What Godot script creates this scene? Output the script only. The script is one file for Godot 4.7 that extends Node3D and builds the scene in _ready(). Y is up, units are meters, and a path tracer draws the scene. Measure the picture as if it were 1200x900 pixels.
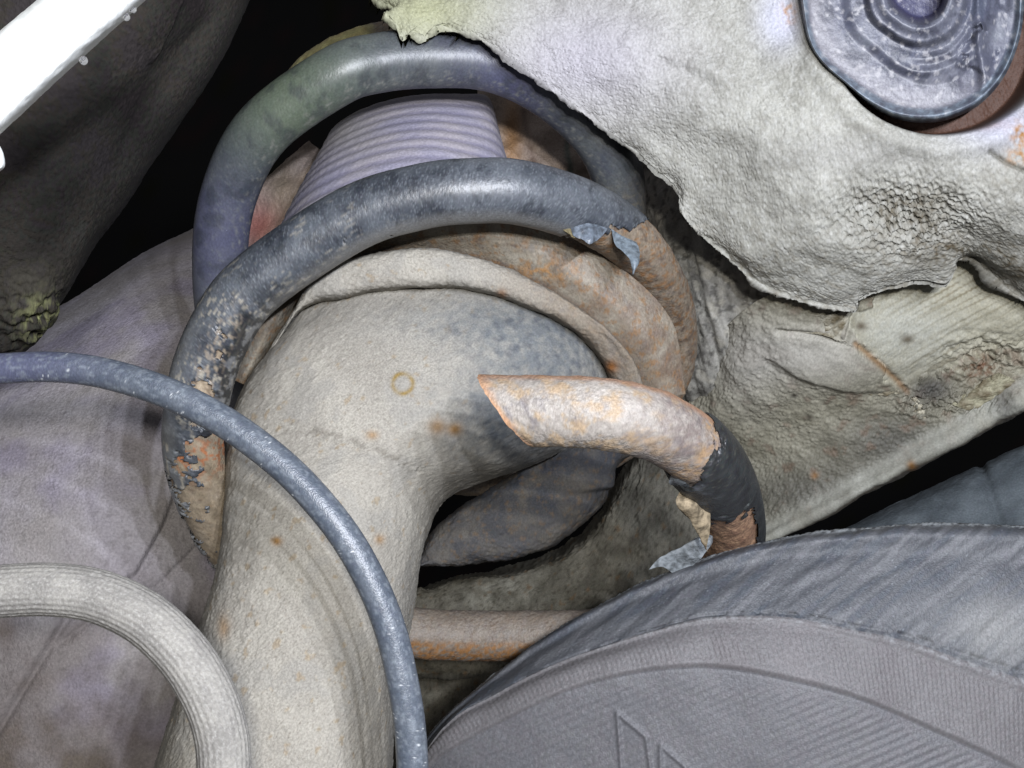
extends Node3D
# Close-up of a snapped coil spring in a wheel arch. Real sizes, metres. Points are written as
# (sight x, sight y, metres from the lens) on the 1200 x 900 picture and turned into places in the world.

const FOCAL := 1307.0
var eye := Transform3D(Basis(Vector3.RIGHT, deg_to_rad(24.0)), Vector3(0, 0.36, 0))
var na: FastNoiseLite
var nb: FastNoiseLite
var nc: FastNoiseLite
var nr: FastNoiseLite
var n_grain: NoiseTexture2D
var n_bump: NoiseTexture2D
var n_fine: NoiseTexture2D
var M := {}


func _ready() -> void:
	# --- camera, background, lamps ---
	var cam := Camera3D.new()
	cam.name = "camera"
	cam.fov = rad_to_deg(2.0 * atan(450.0 / FOCAL))
	cam.near = 0.01
	cam.far = 20.0
	cam.transform = eye
	cam.current = true
	add_child(cam)
	var env := Environment.new()
	env.background_mode = Environment.BG_COLOR
	env.background_color = Color(0.42, 0.42, 0.43)
	env.tonemap_mode = Environment.TONE_MAPPER_LINEAR
	env.tonemap_exposure = 1.0
	env.sdfgi_enabled = true
	env.ssao_enabled = true
	env.ssil_enabled = true
	var we := WorldEnvironment.new()
	we.name = "world"
	we.environment = env
	add_child(we)
	# the camera's flash, a little above and right of the lens
	lamp("flash", Vector3(0.022, 0.034, 0.13), 0.105, 0.016, Color(1.0, 0.985, 0.96))
	# a row of white diodes of a work light held at the right
	for i in 4:
		lamp("work_light_diode", Vector3(0.050 + 0.027 * i, 0.040 + 0.020 * i, 0.07), 0.062, 0.006, Color(0.93, 0.95, 1.0))
	setup_tools()
	# --- large pieces, far to near ---
	build_cavity()
	build_floor_plate()
	build_back_plate()
	build_side_panel()
	build_wing_wall()
	build_rail()
	build_upper_seat()
	build_bump_stop()
	build_frame_member()
	build_liner()
	build_plug()
	build_arm()
	build_spring()
	build_tyre()
	build_cable()
	build_hose()
	build_white_bar()


func lamp(called: String, where: Vector3, energy: float, size: float, color: Color) -> void:
	var l := AreaLight3D.new()
	l.name = called
	l.look_at_from_position(eye * where, eye * Vector3(0, 0, -0.27), Vector3.UP)
	l.light_energy = energy
	l.area_size = Vector2(size, size)
	l.area_normalize_energy = true
	l.light_color = color
	l.area_range = 6.0
	l.area_attenuation = 2.0
	l.shadow_enabled = true
	add_child(l, true)


# ---------------------------------------------------------------- tools
func noise(sd: int, kind: int, oct: int, gain := 0.5) -> FastNoiseLite:
	var n := FastNoiseLite.new()
	n.seed = sd
	n.noise_type = kind
	n.frequency = 1.0
	n.fractal_type = FastNoiseLite.FRACTAL_FBM if oct > 1 else FastNoiseLite.FRACTAL_NONE
	n.fractal_octaves = oct
	n.fractal_gain = gain
	return n


func noise_tex(sd: int, kind: int, freq: float, oct: int, lo: Color, hi: Color, normal := false, strength := 4.0) -> NoiseTexture2D:
	var t := NoiseTexture2D.new()
	t.width = 512
	t.height = 512
	t.seamless = true
	var n := noise(sd, kind, oct, 0.65)
	n.frequency = freq
	t.noise = n
	if normal:
		t.as_normal_map = true
		t.bump_strength = strength
	else:
		var g := Gradient.new()
		g.set_color(0, lo)
		g.set_color(1, hi)
		t.color_ramp = g
	return t


func mat(called: String, rough: float, spec: float, grain_mm: float, bump: float, grain := true, bump_tex: NoiseTexture2D = null) -> StandardMaterial3D:
	var m := StandardMaterial3D.new()
	m.resource_name = called
	m.vertex_color_use_as_albedo = true
	m.roughness = rough
	m.metallic_specular = spec
	if grain:
		m.albedo_texture = n_grain
	m.uv1_triplanar = true
	m.uv1_scale = Vector3.ONE * (1000.0 / grain_mm)
	if bump > 0.0:
		m.normal_enabled = true
		m.normal_texture = bump_tex if bump_tex else n_bump
		m.normal_scale = bump
	M[called] = m
	return m


func setup_tools() -> void:
	na = noise(11, FastNoiseLite.TYPE_SIMPLEX, 4)
	nb = noise(23, FastNoiseLite.TYPE_SIMPLEX, 2)
	nc = noise(37, FastNoiseLite.TYPE_CELLULAR, 1)
	nc.cellular_return_type = FastNoiseLite.RETURN_DISTANCE2_SUB
	nr = noise(51, FastNoiseLite.TYPE_SIMPLEX, 3)
	nr.fractal_type = FastNoiseLite.FRACTAL_RIDGED
	n_grain = noise_tex(5, FastNoiseLite.TYPE_SIMPLEX, 0.09, 4, Color(0.74, 0.74, 0.74), Color(1, 1, 1))
	n_bump = noise_tex(6, FastNoiseLite.TYPE_SIMPLEX, 0.07, 4, Color.BLACK, Color.WHITE, true, 5.0)
	n_fine = noise_tex(8, FastNoiseLite.TYPE_SIMPLEX, 0.16, 3, Color.BLACK, Color.WHITE, true, 6.0)
	mat("dust", 0.95, 0.2, 34.0, 0.16, true, n_fine)
	mat("rust", 0.62, 0.5, 40.0, 0.5)
	mat("coat", 0.42, 0.5, 40.0, 0.15)
	mat("sleeve", 0.45, 0.5, 40.0, 0.5, false)
	mat("underseal", 0.68, 0.4, 42.0, 0.25)
	mat("panel", 0.85, 0.3, 50.0, 0.6)
	mat("rubber", 0.58, 0.4, 45.0, 0.25, true, n_fine)
	mat("hose", 0.80, 0.35, 40.0, 0.2, true, n_fine)
	mat("cable", 0.42, 0.5, 40.0, 0.18, true, n_fine)
	mat("stop_rubber", 0.6, 0.4, 42.0, 0.2)
	mat("plug", 0.5, 0.5, 42.0, 0.2)
	mat("white", 0.5, 0.4, 40.0, 0.15, false)
	var w := StandardMaterial3D.new()
	w.resource_name = "water"
	w.albedo_color = Color(1, 1, 1, 0.05)
	w.refraction_enabled = true
	w.refraction_scale = 0.033
	w.roughness = 0.02
	M["water"] = w


func U(x: float, y: float, d: float) -> Vector3:
	return eye * Vector3((x - 600.0) / FOCAL * d, (450.0 - y) / FOCAL * d, -d)


func S(r: float, g: float, b: float, k := 0.75) -> Color:
	var c := Color(r / 255.0, g / 255.0, b / 255.0).srgb_to_linear()
	return Color(c.r * k, c.g * k, c.b * k)


func ss(a: float, b: float, x: float) -> float:
	return smoothstep(a, b, x)


func near_to(q: Vector2, x: float, y: float, rx: float, ry: float) -> float:
	var a := (q.x - x) / rx
	var b := (q.y - y) / ry
	return exp(-(a * a + b * b))


# distance from a broken line, and on which side (positive: right of its course, seen with y down)
func line_at(q: Vector2, pts: PackedVector2Array) -> Vector2:
	var best := 1e9
	var side := 1.0
	for i in pts.size() - 1:
		var a := pts[i]
		var b := pts[i + 1]
		var ab := b - a
		var t := clampf((q - a).dot(ab) / ab.length_squared(), 0.0, 1.0)
		var d := q.distance_to(a + ab * t)
		if d < best:
			best = d
			side = signf(ab.cross(q - a))
	return Vector2(best, side)


func groove(q: Vector2, pts: PackedVector2Array, width: float) -> float:
	var d := line_at(q, pts).x / width
	return exp(-d * d)


func catmull(a: Vector3, b: Vector3, c: Vector3, d: Vector3, t: float) -> Vector3:
	return b.cubic_interpolate(c, a, d, t)


func points(flat: Array) -> PackedVector3Array:
	var out := PackedVector3Array()
	for i in range(0, flat.size(), 3):
		out.append(Vector3(flat[i], flat[i + 1], flat[i + 2]))
	return out


# n points evenly along a smooth line through the given ones; w holds the place among the given ones (0, 1, 2 ...)
func resample(p: PackedVector3Array, n: int, where: PackedFloat32Array = PackedFloat32Array()) -> PackedVector3Array:
	var fine := PackedVector3Array()
	var at := PackedFloat32Array()
	var length := PackedFloat32Array()
	var total := 0.0
	for i in p.size() - 1:
		for k in 16:
			fine.append(catmull(p[maxi(i - 1, 0)], p[i], p[i + 1], p[mini(i + 2, p.size() - 1)], k / 16.0))
			at.append(i + k / 16.0)
	fine.append(p[p.size() - 1])
	at.append(p.size() - 1)
	length.append(0.0)
	for i in range(1, fine.size()):
		total += Vector2(fine[i].x, fine[i].y).distance_to(Vector2(fine[i - 1].x, fine[i - 1].y)) + 1.0 * absf(fine[i].z - fine[i - 1].z) * 1500.0
		length.append(total)
	var out := PackedVector3Array()
	where.clear()
	var j := 0
	for i in n:
		var l := total * i / (n - 1)
		while j < fine.size() - 2 and length[j + 1] < l:
			j += 1
		var t := clampf((l - length[j]) / maxf(length[j + 1] - length[j], 1e-9), 0.0, 1.0)
		out.append(fine[j].lerp(fine[j + 1], t))
		where.append(lerpf(at[j], at[j + 1], t))
	return out


func normals(P: PackedVector3Array, nu: int, nv: int, closed: bool) -> PackedVector3Array:
	var N := PackedVector3Array()
	N.resize(P.size())
	for j in nv:
		var j0 := j - 1
		var j1 := j + 1
		if closed:
			j0 = (j0 + nv) % nv
			j1 = j1 % nv
		else:
			j0 = maxi(j0, 0)
			j1 = mini(j1, nv - 1)
		for i in nu:
			var du := P[j * nu + mini(i + 1, nu - 1)] - P[j * nu + maxi(i - 1, 0)]
			var dv := P[j1 * nu + i] - P[j0 * nu + i]
			N[j * nu + i] = du.cross(dv).normalized()
	return N


func surface(P: PackedVector3Array, C: PackedColorArray, nu: int, nv: int, closed: bool, s: float, keep := PackedByteArray()) -> ArrayMesh:
	var N := normals(P, nu, nv, closed)
	if s < 0.0:
		for i in N.size():
			N[i] = -N[i]
	var I := PackedInt32Array()
	var nj := nv if closed else nv - 1
	for j in nj:
		var r0 := j * nu
		var r1 := ((j + 1) % nv) * nu
		for i in nu - 1:
			var a := r0 + i
			var b := r0 + i + 1
			var c := r1 + i
			var d := r1 + i + 1
			if keep.size() and not (keep[a] and keep[b] and keep[c] and keep[d]):
				continue
			if s > 0.0:
				I.append_array(PackedInt32Array([a, c, b, b, c, d]))
			else:
				I.append_array(PackedInt32Array([a, b, c, b, d, c]))
	var arrays := []
	arrays.resize(Mesh.ARRAY_MAX)
	arrays[Mesh.ARRAY_VERTEX] = P
	arrays[Mesh.ARRAY_NORMAL] = N
	arrays[Mesh.ARRAY_COLOR] = C
	arrays[Mesh.ARRAY_INDEX] = I
	var m := ArrayMesh.new()
	m.add_surface_from_arrays(Mesh.PRIMITIVE_TRIANGLES, arrays)
	return m


# A sheet through rows of points. relief(q, p, uv) -> metres out of the surface; colour(q, p, uv, h) -> base colour.
# q: place on the picture, p: place in the world in mm.
func loft(rows: Array, nu: int, steps: Array, relief: Callable, colour: Callable) -> ArrayMesh:
	var lines := []
	for r in rows:
		lines.append(resample(points(r), nu))
	var Q := PackedVector3Array()
	var V := PackedFloat32Array()
	for k in lines.size() - 1:
		var a: PackedVector3Array = lines[maxi(k - 1, 0)]
		var b: PackedVector3Array = lines[k]
		var c: PackedVector3Array = lines[k + 1]
		var d: PackedVector3Array = lines[mini(k + 2, lines.size() - 1)]
		var n: int = steps[k] if steps.size() > 1 else steps[0]
		for s in n + (1 if k == lines.size() - 2 else 0):
			var t := float(s) / n
			for i in nu:
				Q.append(catmull(a[i], b[i], c[i], d[i], t))
			V.append(k + t)
	var nv := V.size()
	var P := PackedVector3Array()
	P.resize(Q.size())
	for i in Q.size():
		P[i] = U(Q[i].x, Q[i].y, Q[i].z)
	var N := normals(P, nu, nv, false)
	var facing := 0.0
	for i in range(0, N.size(), 7):
		facing += N[i].dot(eye.origin - P[i])
	var sgn := 1.0 if facing > 0.0 else -1.0
	var C := PackedColorArray()
	C.resize(P.size())
	var base := P.duplicate()
	for j in nv:
		for i in nu:
			var n := j * nu + i
			var q := Vector2(Q[n].x, Q[n].y)
			var uv := Vector2(float(i) / (nu - 1), V[j])
			var p := base[n] * 1000.0
			var h: float = relief.call(q, p, uv)
			P[n] = base[n] + N[n] * (sgn * h)
			C[n] = colour.call(q, p, uv, h)
	return surface(P, C, nu, nv, false, sgn)


# A round bar along a line. radius(k, a, p) -> metres (or < 0: left open there); colour(k, a, p, q). k: place among the given points, a: angle, 0 towards the lens.
func tube(path: Array, n: int, around: int, radius: Callable, colour: Callable, from := 0.0, to := -1.0, shear := 0.0, shear_over := 1.0, cut := false) -> ArrayMesh:
	var where := PackedFloat32Array()
	var line := resample(points(path), 1400, where)
	var A := PackedVector3Array()
	var K := PackedFloat32Array()
	var Q := PackedVector3Array()
	var first := 0
	var last := line.size() - 1
	while first < last and where[first] < from:
		first += 1
	while to > 0.0 and last > first + 2 and where[last] > to:
		last -= 1
	for i in n:
		var f := lerpf(first, last, float(i) / (n - 1))
		var j := mini(int(f), line.size() - 2)
		var q := line[j].lerp(line[j + 1], f - j)
		Q.append(q)
		A.append(U(q.x, q.y, q.z))
		K.append(lerpf(where[j], where[j + 1], f - j))
	var P := PackedVector3Array()
	var C := PackedColorArray()
	var keep := PackedByteArray()
	P.resize(n * around)
	C.resize(n * around)
	keep.resize(n * around)
	for i in n:
		var t := (A[mini(i + 3, n - 1)] - A[maxi(i - 3, 0)]).normalized()
		var to_eye := (eye.origin - A[i]).normalized()
		var n1 := (to_eye - t * to_eye.dot(t)).normalized()
		var n2 := t.cross(n1)
		for j in around:
			var a := TAU * j / around
			var out := n1 * cos(a) + n2 * sin(a)
			var p0 := (A[i] + out * 0.006) * 1000.0
			var r: float = radius.call(K[i], a, p0)
			var p := A[i] + out * absf(r)
			if shear != 0.0:
				p += t * (shear * sin(a) + 0.0005 * na.get_noise_3dv(p0 * 0.35)) * maxf(0.0, 1.0 - K[i] / shear_over)
			P[j * n + i] = p
			keep[j * n + i] = 1 if r > 0.0 else 0
			C[j * n + i] = colour.call(K[i], a, p0, Vector2(Q[i].x, Q[i].y))
	var s := 1.0
	var N := normals(P, n, around, true)
	var mid := n / 2
	if N[mid].dot(P[mid] - A[mid]) < 0.0:
		s = -1.0
	return surface(P, C, n, around, true, s, keep if cut else PackedByteArray())


func put(called: String, mesh: Mesh, material: String, parent: Node = self) -> MeshInstance3D:
	var o := MeshInstance3D.new()
	o.name = called
	o.mesh = mesh
	o.material_override = M[material]
	parent.add_child(o, true)
	return o


func thing(called: String, label: String, category: String) -> Node3D:
	var o := Node3D.new()
	o.name = called
	add_child(o, true)
	return tag(o, label, category)


func tag(o: Node3D, label: String, category: String) -> Node3D:
	o.set_meta("label", label)
	o.set_meta("category", category)
	return o


func flat_disc(centre: Vector3, ring: PackedVector3Array, colours: PackedColorArray, mid_colour: Color, facing: Vector3) -> ArrayMesh:
	var st := SurfaceTool.new()
	st.begin(Mesh.PRIMITIVE_TRIANGLES)
	var n := ring.size()
	for i in n:
		var a := ring[i]
		var b := ring[(i + 1) % n]
		var nor := (a - centre).cross(b - centre).normalized()
		var flip := nor.dot(facing) > 0.0
		var trio := [[centre, mid_colour], [b, colours[(i + 1) % n]], [a, colours[i]]] if flip else [[centre, mid_colour], [a, colours[i]], [b, colours[(i + 1) % n]]]
		for v in trio:
			st.set_color(v[1])
			st.set_normal(nor if flip else -nor)
			st.add_vertex(v[0])
	return st.commit()


func mixc(a: Color, b: Color, t: float) -> Color:
	return a.lerp(b, clampf(t, 0.0, 1.0))


# uneven rust: browns, ochre bloom, purple-grey scale
func rust_colour(p: Vector3) -> Color:
	var a := na.get_noise_3dv(p * 0.16)
	var b := na.get_noise_3dv(p * 0.45 + Vector3(40, 3, 9))
	var c := mixc(S(136, 120, 100), S(154, 143, 126), a * 1.2 + 0.5)
	c = mixc(c, S(122, 115, 110), ss(0.0, 0.4, na.get_noise_3dv(p * 0.22 + Vector3(7, 70, 1))) * 0.7)
	c = mixc(c, S(156, 128, 96), ss(0.05, 0.55, b) * 0.7)
	c = c * 0.86
	c = mixc(c, S(90, 68, 54), ss(0.1, 0.5, na.get_noise_3dv(p * 0.9 + Vector3(0, 9, 90))) * 0.7)
	return c


# ---------------------------------------------------------------- the hollow behind everything
func build_cavity() -> void:
	var rows := [
		[-420, -420, 1.30, 300, -420, 1.26, 1000, -420, 1.26, 1650, -420, 1.30],
		[-420, 450, 1.30, 300, 450, 1.26, 1000, 450, 1.26, 1650, 450, 1.30],
		[-420, 1320, 1.30, 300, 1320, 1.26, 1000, 1320, 1.26, 1650, 1320, 1.30]]
	var m := loft(rows, 120, [50], func(_q, p, _uv): return 0.004 * na.get_noise_3dv(p * 0.02),
		func(_q, p, _uv, _h): return mixc(S(18, 17, 16), S(28, 26, 24), 0.5 + na.get_noise_3dv(p * 0.1)))  # near-black colour stands in for the deep shade of the hollow
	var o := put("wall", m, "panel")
	o.set_meta("kind", "structure")
	o.set_meta("label", "wall added behind the wheel arch hollow, coloured near black in place of deep shade")


func build_floor_plate() -> void:
	var rows := [
		[420, 706, 0.45, 520, 680, 0.44, 610, 658, 0.43, 668, 632, 0.42, 700, 600, 0.41, 716, 570, 0.40, 735, 540, 0.39, 760, 510, 0.385, 900, 440, 0.375],
		[420, 712, 0.385, 520, 690, 0.378, 612, 668, 0.370, 672, 640, 0.365, 706, 606, 0.362, 722, 575, 0.360, 742, 545, 0.357, 770, 520, 0.353, 900, 470, 0.345],
		[360, 700, 0.368, 520, 700, 0.362, 700, 690, 0.354, 900, 670, 0.34],
		[360, 790, 0.362, 520, 792, 0.356, 700, 780, 0.348, 900, 760, 0.335],
		[360, 802, 0.385, 520, 804, 0.38, 700, 792, 0.372, 900, 772, 0.36],
		[360, 960, 0.372, 520, 960, 0.366, 700, 950, 0.36, 900, 930, 0.35]]
	var m := loft(rows, 300, [8, 50, 50, 8, 50],
		func(q, p, _uv):
			return 0.0012 * na.get_noise_3dv(p * 0.07) + 0.0007 * nc.get_noise_3dv(p * 0.5) + 0.0005 * na.get_noise_3dv(p * 0.5) + 0.002 * near_to(q, 560, 690, 50, 18),
		func(q, p, _uv, _h):
			var c := mixc(S(128, 124, 112), S(98, 95, 85), 0.5 + 1.2 * na.get_noise_3dv(p * 0.09))
			c = mixc(c, S(160, 158, 146), near_to(q, 575, 690, 60, 22) * (0.5 + na.get_noise_3dv(p * 0.2)))
			c = mixc(c, S(60, 56, 46), ss(0.1, 0.6, na.get_noise_3dv(p * 0.5 + Vector3(5, 5, 5))) * 0.6)
			return mixc(c, S(120, 92, 60), ss(0.35, 0.6, na.get_noise_3dv(p * 0.2 + Vector3(50, 5, 5))) * 0.5))
	tag(put("lower_spring_ledge", m, "dust"), "dusty grey-brown textured ledge seen below the spring cup, behind the lowest rusty coil", "metal ledge")


func build_back_plate() -> void:
	var rows := [
		[930, 654, 0.45, 985, 622, 0.445, 1080, 576, 0.44, 1260, 496, 0.43],
		[940, 660, 0.425, 990, 632, 0.42, 1080, 591, 0.41, 1260, 513, 0.40],
		[940, 700, 0.40, 990, 690, 0.40, 1080, 680, 0.39, 1260, 680, 0.38]]
	var m := loft(rows, 130, [40],
		func(q, p, _uv): return 0.0006 * na.get_noise_3dv(p * 0.08) - 0.0015 * groove(q, PackedVector2Array([Vector2(1148, 540), Vector2(1175, 620)]), 5.0),
		func(_q, p, _uv, _h): return mixc(S(124, 133, 139), S(98, 106, 112), 0.5 + 1.3 * na.get_noise_3dv(p * 0.06)))
	tag(put("brake_shield", m, "panel"), "blue-grey metal plate in the gap between the chassis rail and the tyre", "metal plate")


func build_side_panel() -> void:
	var s1 := PackedVector2Array([Vector2(206, 585), Vector2(196, 612), Vector2(162, 675), Vector2(80, 722), Vector2(-10, 868)])
	var s2 := PackedVector2Array([Vector2(240, 632), Vector2(187, 687), Vector2(113, 724), Vector2(67, 757)])
	var rows := [  # upper rows bent back, shaped so the panel falls into shade
		[-60, 406, 0.5220, 60, 372, 0.5210, 180, 298, 0.5300, 330, 232, 0.5580],
		[-60, 403, 0.4220, 60, 369, 0.4210, 180, 295, 0.4300, 330, 229, 0.4580],
		[-60, 402, 0.4120, 60, 368, 0.4110, 180, 294, 0.4200, 330, 228, 0.4480],
		[-60, 409, 0.3853, 60, 375, 0.3843, 180, 303, 0.3933, 330, 237, 0.4213],
		[-60, 426, 0.3641, 60, 394, 0.3631, 180, 324, 0.3721, 330, 259, 0.4001],
		[-60, 464, 0.3392, 60, 434, 0.3382, 180, 370, 0.3472, 330, 307, 0.3752],
		[-60, 526, 0.3167, 60, 500, 0.3157, 180, 447, 0.3247, 330, 386, 0.3527],
		[-60, 650, 0.3020, 60, 632, 0.3010, 180, 600, 0.3100, 330, 545, 0.3380],
		[-60, 800, 0.300, 60, 805, 0.300, 180, 810, 0.308, 330, 820, 0.332],
		[-60, 960, 0.302, 60, 960, 0.302, 180, 960, 0.310, 330, 960, 0.330]]
	var m := loft(rows, 200, [50],
		func(q, p, _uv):
			return 0.0007 * na.get_noise_3dv(p * 0.022) + 0.00014 * na.get_noise_3dv(p * 0.5) - 0.0016 * groove(q, s1, 5.0) - 0.0011 * groove(q, s2, 3.6) + 0.001 * ss(-6.0, 10.0, line_at(q, s1).x * line_at(q, s1).y),
		func(q, p, _uv, _h):
			var a := na.get_noise_3dv(p * 0.03)
			var c := mixc(S(180, 174, 172), S(192, 186, 192), 0.5 + a * 1.3)
			c = mixc(c, S(164, 156, 178), ss(0.0, 0.4, na.get_noise_3dv(p * 0.02 + Vector3(9, 90, 3))) * 0.6)  # purple cast of the lamp light, put into the panel colour
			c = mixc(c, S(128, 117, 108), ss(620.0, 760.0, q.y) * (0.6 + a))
			return mixc(c, S(110, 104, 100), ss(0.1, 0.6, na.get_noise_3dv(p * 0.25 + Vector3(2, 0, 30))) * 0.3))
	tag(put("inner_side_panel", m, "panel"), "smooth grey side panel with painted purple light tint and two thin seams, behind the cable and the ribbed hose", "body panel")


func build_wing_wall() -> void:
	var rows := [
		[690, 60, 0.38, 750, 85, 0.345, 790, 110, 0.325, 840, 150, 0.312, 960, 230, 0.304],
		[690, 220, 0.370, 756, 235, 0.327, 795, 250, 0.310, 840, 270, 0.299, 950, 330, 0.292],
		[690, 330, 0.365, 756, 345, 0.332, 800, 355, 0.311, 845, 370, 0.302, 940, 390, 0.298],
		[690, 430, 0.365, 760, 445, 0.338, 802, 450, 0.322, 840, 455, 0.315, 930, 470, 0.316],
		[690, 475, 0.375, 772, 490, 0.358, 808, 500, 0.345, 850, 505, 0.336, 930, 510, 0.330]]
	var m := loft(rows, 140, [50],
		func(q, p, _uv):
			return 0.0016 * na.get_noise_3dv(Vector3(q.x * 0.03 - q.y * 0.008, q.y * 0.005, 3.0)) + 0.0004 * na.get_noise_3dv(p * 0.12) + 0.00012 * nr.get_noise_3dv(p * 0.3),
		func(_q, p, _uv, _h):
			var c := mixc(S(172, 170, 162), S(136, 134, 128), 0.5 + 1.4 * na.get_noise_3dv(p * 0.1))
			c = mixc(c, S(176, 172, 160), ss(0.1, 0.45, na.get_noise_3dv(p * 0.16 + Vector3(1, 60, 0))) * 0.8)
			return mixc(c, S(70, 68, 64), ss(0.15, 0.4, na.get_noise_3dv(p * 0.3 + Vector3(8, 8, 0))) * 0.7))
	tag(put("inner_wing_wall", m, "underseal"), "grey creased wall of the inner wing between the spring cup and the pale liner edge", "body panel")


func build_rail() -> void:
	var t := thing("chassis_rail", "pebbled olive-grey chassis rail with flaking underseal, bare brushed metal and a pale lower edge", "chassis rail")
	var bare := PackedVector2Array([Vector2(1000, 365), Vector2(1030, 345), Vector2(1090, 300), Vector2(1260, 290), Vector2(1260, 395), Vector2(1190, 398), Vector2(1150, 418), Vector2(1095, 440), Vector2(1058, 452), Vector2(1002, 404)])
	var fold := PackedVector2Array([Vector2(880, 440), Vector2(900, 424), Vector2(935, 444), Vector2(1000, 461), Vector2(1052, 462)])
	var rl := PackedVector2Array([Vector2(1001, 401), Vector2(1030, 424), Vector2(1062, 456)])
	var pleat := PackedVector2Array([Vector2(912, 386), Vector2(960, 392), Vector2(990, 399), Vector2(1002, 362)])
	var lower := PackedVector2Array([Vector2(880, 625), Vector2(945, 592), Vector2(1010, 556), Vector2(1080, 512), Vector2(1150, 468), Vector2(1230, 428)])
	var rows := [
		[800, 440, 0.335, 850, 385, 0.304, 900, 345, 0.287, 1010, 300, 0.280, 1100, 262, 0.280, 1225, 230, 0.275],
		[808, 500, 0.328, 880, 450, 0.305, 960, 420, 0.292, 1040, 392, 0.288, 1120, 368, 0.284, 1225, 345, 0.279],
		[850, 560, 0.330, 920, 520, 0.314, 990, 490, 0.304, 1060, 460, 0.298, 1130, 430, 0.293, 1225, 395, 0.286],
		[875, 626, 0.325, 940, 592, 0.315, 1010, 553, 0.308, 1080, 512, 0.301, 1150, 470, 0.295, 1225, 430, 0.289],
		[878, 644, 0.324, 950, 608, 0.314, 1010, 577, 0.308, 1080, 540, 0.302, 1140, 508, 0.297, 1225, 463, 0.291],
		[878, 640, 0.345, 950, 604, 0.335, 1010, 573, 0.330, 1080, 536, 0.325, 1140, 504, 0.320, 1225, 459, 0.315]]
	var m := loft(rows, 320, [60, 60, 60, 18, 8],
		func(q, p, uv):
			var inb := 1.0 if Geometry2D.is_point_in_polygon(q + Vector2(nb.get_noise_2d(q.x * 0.03, q.y * 0.03), nb.get_noise_2d(q.x * 0.03 + 30, q.y * 0.03)) * 12.0, bare) else 0.0
			var smooth_strip := ss(2.9, 3.1, uv.y)
			var inf := line_at(q, fold)
			var tongue := near_to(q, 985, 430, 90, 38) * (1.0 if inf.y < 0.0 else 0.0)
			var h := (1.0 - inb) * (1.0 - smooth_strip) * (1.0 - 0.7 * tongue) * (0.0005 * nc.get_noise_3dv(p * 0.85) + 0.0003 * na.get_noise_3dv(p * 0.3))
			h += 0.0010 * (1.0 - inb) + 0.0012 * na.get_noise_3dv(p * 0.05)
			h += 0.0016 * tongue * ss(0.0, 8.0, inf.x)
			h += inb * 0.00008 * nb.get_noise_2d((q.x * 0.55 + q.y) * 0.16, (q.x - q.y * 0.5) * 0.006)
			h -= 0.0008 * groove(q, rl, 4.0) + 0.0012 * groove(q, pleat, 3.0)
			h += 0.0020 * near_to(q, 1075, 472, 26, 16) * (0.5 + na.get_noise_3dv(p * 0.5)) + 0.0014 * near_to(q, 1120, 470, 60, 18) * nr.get_noise_3dv(p * 0.35)
			h += 0.003 * near_to(q, 1160, 420, 50, 26) * na.get_noise_3dv(p * 0.22)
			return h,
		func(q, p, uv, _h):
			var w := na.get_noise_3dv(p * 0.07)
			var f := na.get_noise_3dv(p * 0.5)
			var c := mixc(S(164, 160, 142), S(134, 130, 112), 0.5 + 1.3 * w + 0.5 * f)
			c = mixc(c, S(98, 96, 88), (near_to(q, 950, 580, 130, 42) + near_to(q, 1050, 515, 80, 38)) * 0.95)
			c = mixc(c, S(116, 96, 80), ss(0.15, 0.6, na.get_noise_3dv(p * 0.14 + Vector3(30, 2, 2))) * 0.6)
			c = mixc(c, S(176, 173, 164), (near_to(q, 950, 412, 80, 34) + near_to(q, 870, 420, 50, 60) * 0.8) * 0.9)
			if Geometry2D.is_point_in_polygon(q + Vector2(nb.get_noise_2d(q.x * 0.03, q.y * 0.03), nb.get_noise_2d(q.x * 0.03 + 30, q.y * 0.03)) * 12.0, bare):
				var s := nb.get_noise_2d((q.x * 0.55 + q.y) * 0.12, (q.x - q.y * 0.5) * 0.004)
				c = mixc(S(172, 168, 148), S(184, 184, 172), near_to(q, 1060, 390, 60, 40) + f * 0.4)
				c = mixc(c, S(120, 110, 84), ss(0.15, 0.5, s) * (0.08 + 0.75 * near_to(q, 1130, 335, 90, 36) + 0.4 * near_to(q, 1120, 420, 60, 20)))
				c = mixc(c, S(92, 82, 64), near_to(q, 1063, 397, 8, 6) * 0.9 + near_to(q, 1008, 381, 7, 5))
			c = mixc(c, S(162, 162, 152), ss(2.75, 3.15, uv.y) * (0.75 + 0.6 * w))
			c = mixc(c, S(96, 90, 78), ss(3.85, 4.0, uv.y))
			c = mixc(c, S(140, 104, 62), groove(q, rl, 3.5) * 0.8)
			c = mixc(c, S(66, 64, 62), near_to(q, 1090, 455, 32, 18) * 0.9 + near_to(q, 1178, 470, 14, 20) * 0.7)
			c = mixc(c, S(112, 74, 50), near_to(q, 1148, 430, 24, 16) * (0.5 + f))
			c = mixc(c, S(140, 100, 52), near_to(q, 1068, 545, 5, 5) + near_to(q, 955, 557, 4, 4) * 0.8)
			return mixc(c, S(60, 56, 48), near_to(q, 931, 462, 4, 3) + near_to(q, 948, 487, 5, 4) * 0.7))
	put("rail_face", m, "underseal", t)
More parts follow.
